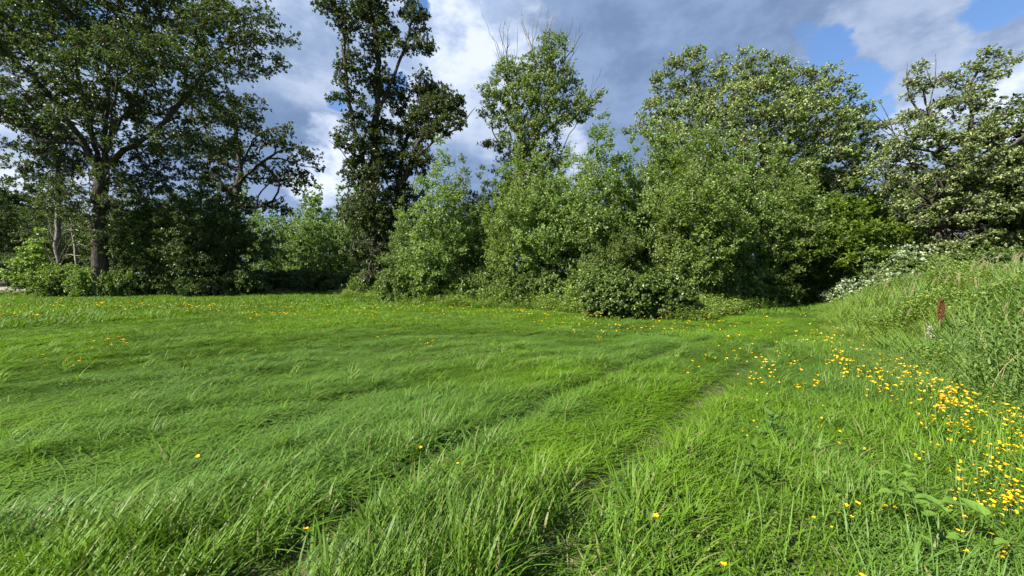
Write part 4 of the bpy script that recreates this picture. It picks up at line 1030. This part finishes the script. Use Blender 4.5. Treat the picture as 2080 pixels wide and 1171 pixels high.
for (ax, ay), (bx, by) in zip(ex[:-1], ex[1:]):
    L_ = math.hypot(bx - ax, by - ay); m = int(L_ * 20); q = r.random(m)
    X_ = ax + (bx - ax) * q + r.normal(0, .25, m); Y_ = ay - .7 + (by - ay) * q + r.uniform(0, 2.2, m)
    lush = 1.35 if ax > -12 else .45
    low = .85 if 2.9 < ax < 6.2 else 1
    ty = np.where(r.random(m) < .5, 9 + r.integers(0, 2, m), np.where(r.random(m) < .6, 3 + r.integers(0, 2, m), 7 + r.integers(0, 2, m)))
    ty = np.where(r.random(m) < .12, 5, ty)
    emit(X_, Y_, r.uniform(-1, 1, m), r.uniform(.9, 1.4, m), ty, np.clip(r.normal(.1, .1, m), 0, 1), sz=r.uniform(.45, 1.15, m) * lush * low * (.55 + .42 * (Y_ + .7 - ay - (by - ay) * q)) * (.7 + .6 * vnoise(X_, Y_, .6, 61)))
scatter('edge_weeds', 'yellow green weeds and tall grass fringing the wood edge', col_b, np.concatenate(PT), np.concatenate(RO), np.concatenate(SC), np.concatenate(IX), np.concatenate(TI))
# shaded woodland floor
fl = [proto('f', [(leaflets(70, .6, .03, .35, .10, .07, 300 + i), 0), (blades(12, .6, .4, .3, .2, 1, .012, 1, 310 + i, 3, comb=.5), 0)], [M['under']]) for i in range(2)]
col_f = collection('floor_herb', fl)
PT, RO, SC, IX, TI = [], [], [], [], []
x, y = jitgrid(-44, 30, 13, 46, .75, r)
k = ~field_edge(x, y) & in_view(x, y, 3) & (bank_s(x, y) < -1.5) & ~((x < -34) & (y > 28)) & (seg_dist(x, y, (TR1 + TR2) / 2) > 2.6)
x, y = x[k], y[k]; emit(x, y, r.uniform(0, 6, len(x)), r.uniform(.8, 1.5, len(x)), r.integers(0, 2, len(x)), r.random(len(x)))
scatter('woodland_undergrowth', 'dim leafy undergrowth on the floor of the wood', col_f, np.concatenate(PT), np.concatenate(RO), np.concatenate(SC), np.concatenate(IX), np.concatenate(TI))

# ------------------------------------------------------------------ flowers
def blossom(seed, rad=.017, n=6):
    r_ = np.random.default_rng(seed); a = np.arange(n) * 6.283 / n + r_.normal(0, .15, n)
    P = np.zeros((n, 3)); P[:, 2] = 0
    D_ = unit(np.stack([np.cos(a), np.sin(a), r_.uniform(.15, .5, n)], 1))
    V, Q = leaf_quads(P + D_ * rad * .1, D_, np.tile([0, 0, 1.], (n, 1)), rad, rad * .95, .12, -.15)
    return V, Q
def flower_mesh(seed, h, heads=1, rad=.017, mat='petal'):
    r_ = np.random.default_rng(seed); parts = []
    top = np.array([r_.normal(.02, .02), r_.normal(0, .02), h])
    V, Q = tube(np.array([[0, 0, 0], top * .5 + [.004, 0, 0], top]), [.0022, .0018, .0012], 3); parts.append((V, Q, 1, .5, False))
    for k in range(heads):
        V, Q = blossom(seed * 7 + k, rad)
        o = top + (np.array([r_.normal(0, rad * 1.1), r_.normal(0, rad * 1.1), r_.normal(0, rad * .5)]) if k else 0)
        tl = r_.normal(0, .35, 2); V = V.copy(); V[:, 2] += V[:, 0] * tl[0] + V[:, 1] * tl[1]
        parts.append((V + o, Q, 0, .5, False))
    for k in range(3):
        a = r_.uniform(0, 6.28); V, Q = leaf_quads(np.array([top * r_.uniform(.2, .7)]), np.array([[math.cos(a), math.sin(a), .4]]), np.array([[0, 0, 1.]]), .03, .009); parts.append((V, Q, 1, .5, False))
    V, Q, mi, tn, sm = join_parts(parts)
    return mesh_quads('yellow_flower', V, Q, [M[mat], M['stemgreen']], mi, tn, sm)
fm = [flower_mesh(i, 1.0 * [.20, .17, .22, .15, .19, .24][i], [3, 2, 4, 1, 3, 2][i], [.0105, .0095, .009, .012, .0105, .010][i], 'petal' if i % 3 else 'petal_o') for i in range(6)]
# (px, py, spread px, spread py, count) seen on the ground plane
dens = [(2035, 940, 50, 42, 120), (1960, 990, 45, 22, 26), (2060, 1010, 30, 20, 24), (1975, 880, 55, 26, 44), (2050, 880, 35, 28, 34), (1925, 820, 45, 20, 56), (1985, 830, 40, 18, 26), (1860, 780, 45, 18, 60), (1795, 748, 40, 16, 60), (1735, 718, 30, 14, 40),
        (1560, 735, 50, 20, 40), (1610, 785, 40, 16, 20), (1700, 850, 100, 40, 12), (1660, 1000, 110, 60, 9), (1725, 1040, 25, 20, 5), (1960, 1090, 50, 25, 8), (1540, 880, 60, 30, 4), (1860, 740, 60, 14, 8)]
pos = []
rf = np.random.default_rng(55)
for cx, cy, sx, sy, n in dens:
    cen = np.stack([rf.normal(cx, sx * 1.1, max(2, n // 6)), rf.normal(cy, sy * 1.1, max(2, n // 6))], 1)
    for _ in range(n):
        px, py = rf.normal(cx, sx), rf.normal(cy, sy)
        if rf.random() < .75: q = cen[rf.integers(0, len(cen))]; px, py = q[0] + rf.normal(0, 13), q[1] + rf.normal(0, 7)
        if py < 690 or px > 2120: continue
        Y = (EYE - .2) * FPX / (py - HOR); X_ = (px - 1040) / FPX * Y
        if bank_s(X_, Y) > .8: continue
        pos.append((X_, Y))
pos.sort(key=lambda q: math.hypot(*q))
near_f, rest = pos[:285], pos[285:]
def add_flower(X_, Y, k, lb, group, sc=1.0):
    o = bpy.data.objects.new('yellow_flower', fm[k]); o.location = (X_, Y, float(ground_z(X_, Y))); o.rotation_euler = (0, 0, rf.uniform(0, 6.28)); o.scale = (sc, sc, sc)
    link(o); tag(o, lb, 'flower', group); return o
for X_, Y in near_f:
    px = 1040 + X_ / Y * FPX; py = HOR + (EYE - .2) / Y * FPX
    if px > 1860 and py > 850: lb, g = 'yellow wildflower in the dense drift at the lower right edge', 'dense drift of yellow flowers at the lower right edge'
    elif px > 1680 and py < 850: lb, g = 'yellow wildflower along the foot of the grassy bank', 'yellow flowers along the foot of the bank'
    elif py < 850: lb, g = 'yellow wildflower in the loose drift left of the bank foot', 'loose drift of yellow flowers beside the wheel tracks'
    else: lb, g = 'scattered yellow wildflower in the short grass at lower right', 'scattered yellow flowers in short grass'
    s_ = rf.uniform(.5, 1.0); add_flower(X_, Y, int(rf.integers(0, 6)), lb, g, s_ * (1 + .05 * max(0, Y - 4)))
def atg(px, py, h=.2):
    Y = (EYE - h) * FPX / (py - HOR); return (px - 1040) / FPX * Y, Y
for px, py, lb in [(403, 938, 'single yellow flower standing alone in the combed grass at lower left'), (630, 1018, 'single small yellow flower among tall grass at lower left'), (903, 935, 'yellow flower beside the left wheel track, lower of two'),
                   (870, 895, 'yellow flower beside the left wheel track, upper of two'), (715, 1150, 'tiny yellow flower at the very bottom of the bare rut'), (1335, 1068, 'yellow flower low in the grass right of the second wheel track'), (1418, 1130, 'yellow flower at the bottom edge right of the second track'), (1700, 1122, 'yellow flower at the bottom edge left of the bramble leaves')]:
    X_, Y = atg(px, py, .26); add_flower(X_, Y, 0 if px == 403 else 3, lb, None, 1.35)
# farther flowers: too many and too small to count
far_pts = list(rest)
for cx, cy, sx, sy, n in [(240, 700, 12, 3, 22), (130, 735, 28, 5, 16), (200, 720, 60, 15, 8), (20, 640, 30, 8, 60), (250, 622, 200, 6, 330), (430, 628, 60, 5, 90), (560, 645, 60, 7, 80), (700, 640, 90, 10, 90), (900, 632, 120, 8, 110), (1060, 640, 120, 9, 130), (1200, 655, 90, 8, 110),
                          (1300, 668, 100, 6, 80), (1430, 655, 60, 8, 70), (1205, 690, 10, 4, 10), (860, 705, 25, 8, 14), (760, 680, 60, 12, 16), (1480, 715, 50, 14, 26), (1560, 690, 50, 12, 24), (1650, 690, 40, 20, 50), (1350, 740, 80, 20, 12), (1700, 680, 30, 14, 40), (600, 720, 250, 25, 14)]:
    for _ in range(n):
        X_, Y = atg(rf.normal(cx, sx), max(600, rf.normal(cy, sy)), .15)
        if rf.random() < .55 and field_edge(X_, Y) and bank_s(X_, Y) < .5 and Y < 28: far_pts.append((X_, Y))
fp = np.array(far_pts); n = len(fp)
fo = [bpy.data.objects.new('f', flower_mesh(40 + i, .19, 3 + i, .012, 'petal')) for i in range(3)]
col_fl = collection('flower_kind', fo)
dd = np.hypot(fp[:, 0], fp[:, 1]); sc_ = np.clip(dd / 10, .9, 1.8) * rf.uniform(.5, 1.2, n)
scatter('meadow_flowers', 'tiny yellow flowers speckling the meadow towards the wood edge', col_fl, np.stack([fp[:, 0], fp[:, 1], ground_z(fp[:, 0], fp[:, 1])], 1),
        np.stack([rf.normal(0, .1, n), rf.normal(0, .1, n), rf.uniform(0, 6, n)], 1), np.stack([sc_, sc_, np.clip(sc_, 1, 1.3)], 1), rf.integers(0, 3, n), rf.random(n))

# ------------------------------------------------------------------ single plants
def broad_leaf(L, W_, seed, nseg=4):
    """one large leaf: base at origin along +X, folded on its midrib and drooping"""
    t_ = np.linspace(0, 1, nseg + 2)[:, None]; wd = (np.sin(np.pi * t_ ** .8) ** .85) * W_ * .5
    r_ = np.random.default_rng(seed); z = -L * .28 * t_ ** 2 + .05 * L * np.sin(t_ * 9 + seed) * .3
    mid_ = np.concatenate([t_ * L, 0 * t_, z], 1)
    l = mid_ + np.concatenate([0 * t_, wd, wd * .35], 1); rr_ = mid_ + np.concatenate([0 * t_, -wd, wd * .35], 1)
    V = np.concatenate([l, mid_, rr_]); n = nseg + 2; Q = []
    for i in range(n - 1): Q += [[i, i + 1, n + i + 1, n + i][::-1], [n + i, n + i + 1, 2 * n + i + 1, 2 * n + i][::-1]]
    return mesh_quads('leaf', V, np.array(Q), [M['weed']], tint=np.full(len(Q), .3), smooth=True)
def leafy_plant(name, label, loc, stem_pts, leaves, lw, mat=None, group=None, r0=.004):
    """stem plus one object per large leaf; leaves: (t along stem, azimuth, pitch, length)"""
    root = empty(name, loc); tag(root, label, 'plant', group)
    P = np.array(stem_pts, float); V, Q = tube(P, np.linspace(r0, r0 * .4, len(P)), 5)
    link(bpy.data.objects.new('stem', mesh_quads('stem', V, Q, [M['stemgreen']], smooth=True)), root)
    cache = {}
    for t_, az, pt, L in leaves:
        key = round(L, 2)
        if key not in cache:
            cache[key] = broad_leaf(L, L * lw, int(L * 10000) % 17)
            if mat: cache[key].materials[0] = mat
        f = t_ * (len(P) - 1); i = min(int(f), len(P) - 2); p = P[i] + (P[i + 1] - P[i]) * (f - i)
        o = link(bpy.data.objects.new('leaf', cache[key]), root); o.location = p; o.rotation_euler = (random.uniform(-.3, .3), -pt, az)
    return root
M['milk'] = leafmat('milkweed_leaf', (.10, .20, .05), (.16, .25, .10), .35, .5, .3)
M['bramble'] = leafmat('bramble_leaf', (.17, .30, .045), (.24, .36, .11), .42, .45, .35)
def gp(px, py, h=.0):
    X_, Y = atg(px, py, h); return (X_, Y, float(ground_z(X_, Y)))
leafy_plant('milkweed', 'pale broad leaved seedling standing out of the grass beside yellow flowers', gp(1568, 895, .0), [(0, 0, 0), (.01, 0, .12), (.0, 0, .24)],
            [(q, a, .35 + .5 * q, .15 - .04 * q) for q, a in [(.3, .2), (.3, 3.3), (.55, 1.6), (.55, 4.8), (.8, .5), (.8, 3.6), (1, 2), (1, 5.2), (.45, 5.6), (.95, 4)]], .45, M['milk'])
leafy_plant('milkweed', 'dark green narrow leaved plant half sunk in grass left of the flower drift', gp(1525, 1010, .0), [(0, 0, 0), (.01, 0, .16), (.02, 0, .3)],
            [(q, a, .2 + .6 * q, .17 - .05 * q) for q, a in [(.25, 0), (.25, 3.1), (.45, 1.6), (.45, 4.7), (.65, .4), (.65, 3.4), (.85, 2), (.85, 5.2), (1, .8), (1, 3.9)]], .26, M['clover'])
brc = {}
def bramble_cane(label, px, py, ang, ln, nl, seed, sz=.075):
    r_ = np.random.default_rng(seed); loc = gp(px, py)
    q = np.linspace(0, 1, 6); pts = np.stack([np.cos(ang) * ln * q, np.sin(ang) * ln * q, .12 + .20 * np.sin(q * 2.4)], 1)
    pts[0, 2] = 0
    lv = []
    for i in range(nl):
        f = (i + .7) / nl; sd = (-1) ** i
        for off in ((-.75, 0, .75) if i % 2 else (0,)): lv.append((min(f, 1), ang + sd * .8 + off, .25 + r_.uniform(-.1, .3), round(sz * r_.uniform(.8, 1.2) * (1.15 if off == 0 else .9) * .66, 3)))
    leafy_plant('bramble_cane', label, loc, pts, lv, .68, M['bramble'], 'bramble canes at the lower right', .0035)
for i, (px, py, an, ln, nl, sz, lb) in enumerate([
        (1740, 1090, 2.6, .35, 4, .07, 'low bramble cane with yellow green leaves beside two yellow flowers'),
        (1830, 1085, .6, .32, 4, .08, 'bramble cane reaching right below the bare soil patch'),
        (1880, 1120, 1.6, .28, 4, .08, 'bramble cane with an upturned leaf below the flower drift'),
        (1990, 1170, 2.2, .35, 5, .10, 'bramble cane with large pale leaves in the bottom right corner'),
        (1900, 1200, 1.0, .30, 4, .09, 'bramble cane cut by the bottom edge, right of the yellow pair'),
        (2075, 1060, 2.8, .3, 3, .09, 'bramble cane coming in from the right edge under the flower drift'),
        (2090, 1190, 2.4, .35, 4, .14, 'dark large leaved cane at the extreme bottom right')]):
    bramble_cane(lb, px, py, an, ln, nl, 400 + i, sz)

# rust coloured dock spike with dried white flower head beside it
def spike(name, label, px, Y, h, mat, rad, seed, cat='plant', lean=.08, hz=.55):
    r_ = np.random.default_rng(seed); loc = gpos(px, Y); root = empty(name, loc); tag(root, label, cat)
    P = np.array([[0, 0, 0], [lean * .3, 0, h * .5], [lean, 0, h]]); V, Q = tube(P, [.008, .006, .003], 5)
    link(bpy.data.objects.new('stem', mesh_quads('stem', V, Q, [M['straw']], smooth=True)), root)
    n = 420 if rad < .045 else 130; f = r_.random(n) ** .8; z = h * (hz + (1 - hz) * f); a = r_.uniform(0, 6.28, n); q = rad * np.sin(np.clip(.15 + f * .85, 0, 1) * 3.0) * r_.random(n) ** .5
    p = np.stack([lean * (z / h) ** 1.5 + np.cos(a) * q, np.sin(a) * q, z], 1)
    D_ = unit(np.stack([np.cos(a), np.sin(a), r_.uniform(.2, 1.4, n)], 1)); V, Q = leaf_quads(p, D_, r_.normal(size=(n, 3)), .026, .017)
    link(bpy.data.objects.new('seed_head', mesh_quads('seed_head', V, Q, [mat])), root)
    return root
spike('dock_spike', 'rust red dock seed spike rising from the bank grass', 1905, 7.0, 1.02, M['rust'], .038, 501, hz=.62)
spike('dried_flower_head', 'dried whitish flower head left of the rust red spike', 1884, 6.9, .62, M['white_flower'], .05, 502, lean=.05, hz=.45)
st0 = None
def seed_stalk(seed):
    r_ = np.random.default_rng(seed); h = 1.25; lean = .38; q = np.linspace(0, 1, 7)
    P = np.stack([lean * q ** 2.2, .03 * q, h * q - .06 * q ** 3], 1); V, Q = tube(P, np.linspace(.0045, .002, 7), 3)
    n = 90; f = r_.random(n); i = .80 + .2 * f; p = np.stack([lean * i ** 2.2, .03 * i, h * i - .06 * i ** 3], 1) + r_.normal(0, .010, (n, 3))
    d0 = unit(np.array([[.8, 0, .9]])) + r_.normal(0, .25, (n, 3)); V2, Q2 = leaf_quads(p, unit(d0), r_.normal(size=(n, 3)), .035, .009)
    return mesh_quads('stem', V, Q, [M['straw']]), mesh_quads('seed_head', V2, Q2, [M['straw']])
sa, sb = seed_stalk(510)
gs_ = 'tan seeding grass stalks on the bank'
for px, Y in [(1840, 9), (1868, 8.6), (1905, 9.5), (1950, 8.2), (1990, 7.6), (2010, 8.8), (2035, 7.2), (2060, 6.8), (2072, 8.4), (1930, 9.9), (1975, 9.2), (1885, 10.5), (1815, 11), (2048, 9.5), (1785, 12), (2068, 5.9), (2020, 6.6)] + [(float(rf.uniform(1790, 2078)), float(rf.uniform(7.5, 12.5))) for _ in range(12)]:
    root = empty('grass_stalk', gpos(px, Y)); tag(root, 'tall tan grass stalk with bent seed head on the bank', 'grass stalk', gs_)
    for nm, me in (('stem', sa), ('seed_head', sb)): link(bpy.data.objects.new(nm, me), root)
    root.rotation_euler = (0, 0, rf.normal(0, .35)); q = rf.uniform(.62, .92); root.scale = (q, q, q)
# leafy goldenrod stems near the right edge
(ga, gb) = forb(1.05, 46, .15, .026, 520)
gsm = mesh_quads('stem', ga[0], ga[1], [M['stemgreen']]); glm = mesh_quads('leaves', gb[0], gb[1], [M['bush_dark']], tint=gb[2])
for px, py_, h in [(1985, 760, .9), (2005, 770, 1.0), (2022, 760, 1.05), (2040, 775, 1.1), (2058, 770, 1.05), (2070, 785, 1.1), (2030, 790, .85), (1995, 790, .8), (2085, 760, 1.1), (2050, 745, 1.15), (2012, 745, 1.1), (1965, 775, .75), (2076, 740, 1.1), (2092, 800, 1.0)]:
    Y = 1.45 * FPX / (py_ - HOR + 20); X_ = (px - 1040) / FPX * Y
    root = empty('goldenrod', (X_, Y, float(ground_z(X_, Y)) - .02)); tag(root, 'dark leafy goldenrod stem in the clump at the right edge of the bank', 'plant', 'goldenrod clump at the right edge')
    link(bpy.data.objects.new('stem', gsm), root); link(bpy.data.objects.new('leaves', glm), root)
    root.rotation_euler = (rf.normal(0, .08), .1 + rf.normal(0, .08), rf.uniform(0, 6.28)); root.scale = (h, h, h)

# give look-alike copies a label of their own by their order from the left
ORD = ['first', 'second', 'third', 'fourth', 'fifth', 'sixth', 'seventh', 'eighth', 'ninth', 'tenth', 'eleventh', 'twelfth', 'thirteenth', 'fourteenth', 'fifteenth', 'sixteenth', 'seventeenth', 'eighteenth', 'nineteenth', 'twentieth', 'twenty-first']
for grp, fmt in ((GF, '%s from the left of the slim pale trees in the distant stand'), (GW, '%s from the left of the trees in the dark wood beyond the gravel'), (GD, '%s from the left of the shadowy trees inside the grove'),
                 (GH, '%s from the left of the low dark hedge bushes below the distant trees'), (GR_, '%s from the left of the dark trees behind the silvery oak')):
    mem = sorted([o for o in C.objects if o.get('group') == grp and not o.parent], key=lambda o: o.location.x / max(o.location.y, 1))
    for i, o in enumerate(mem): o['label'] = fmt % ORD[min(i, 20)]
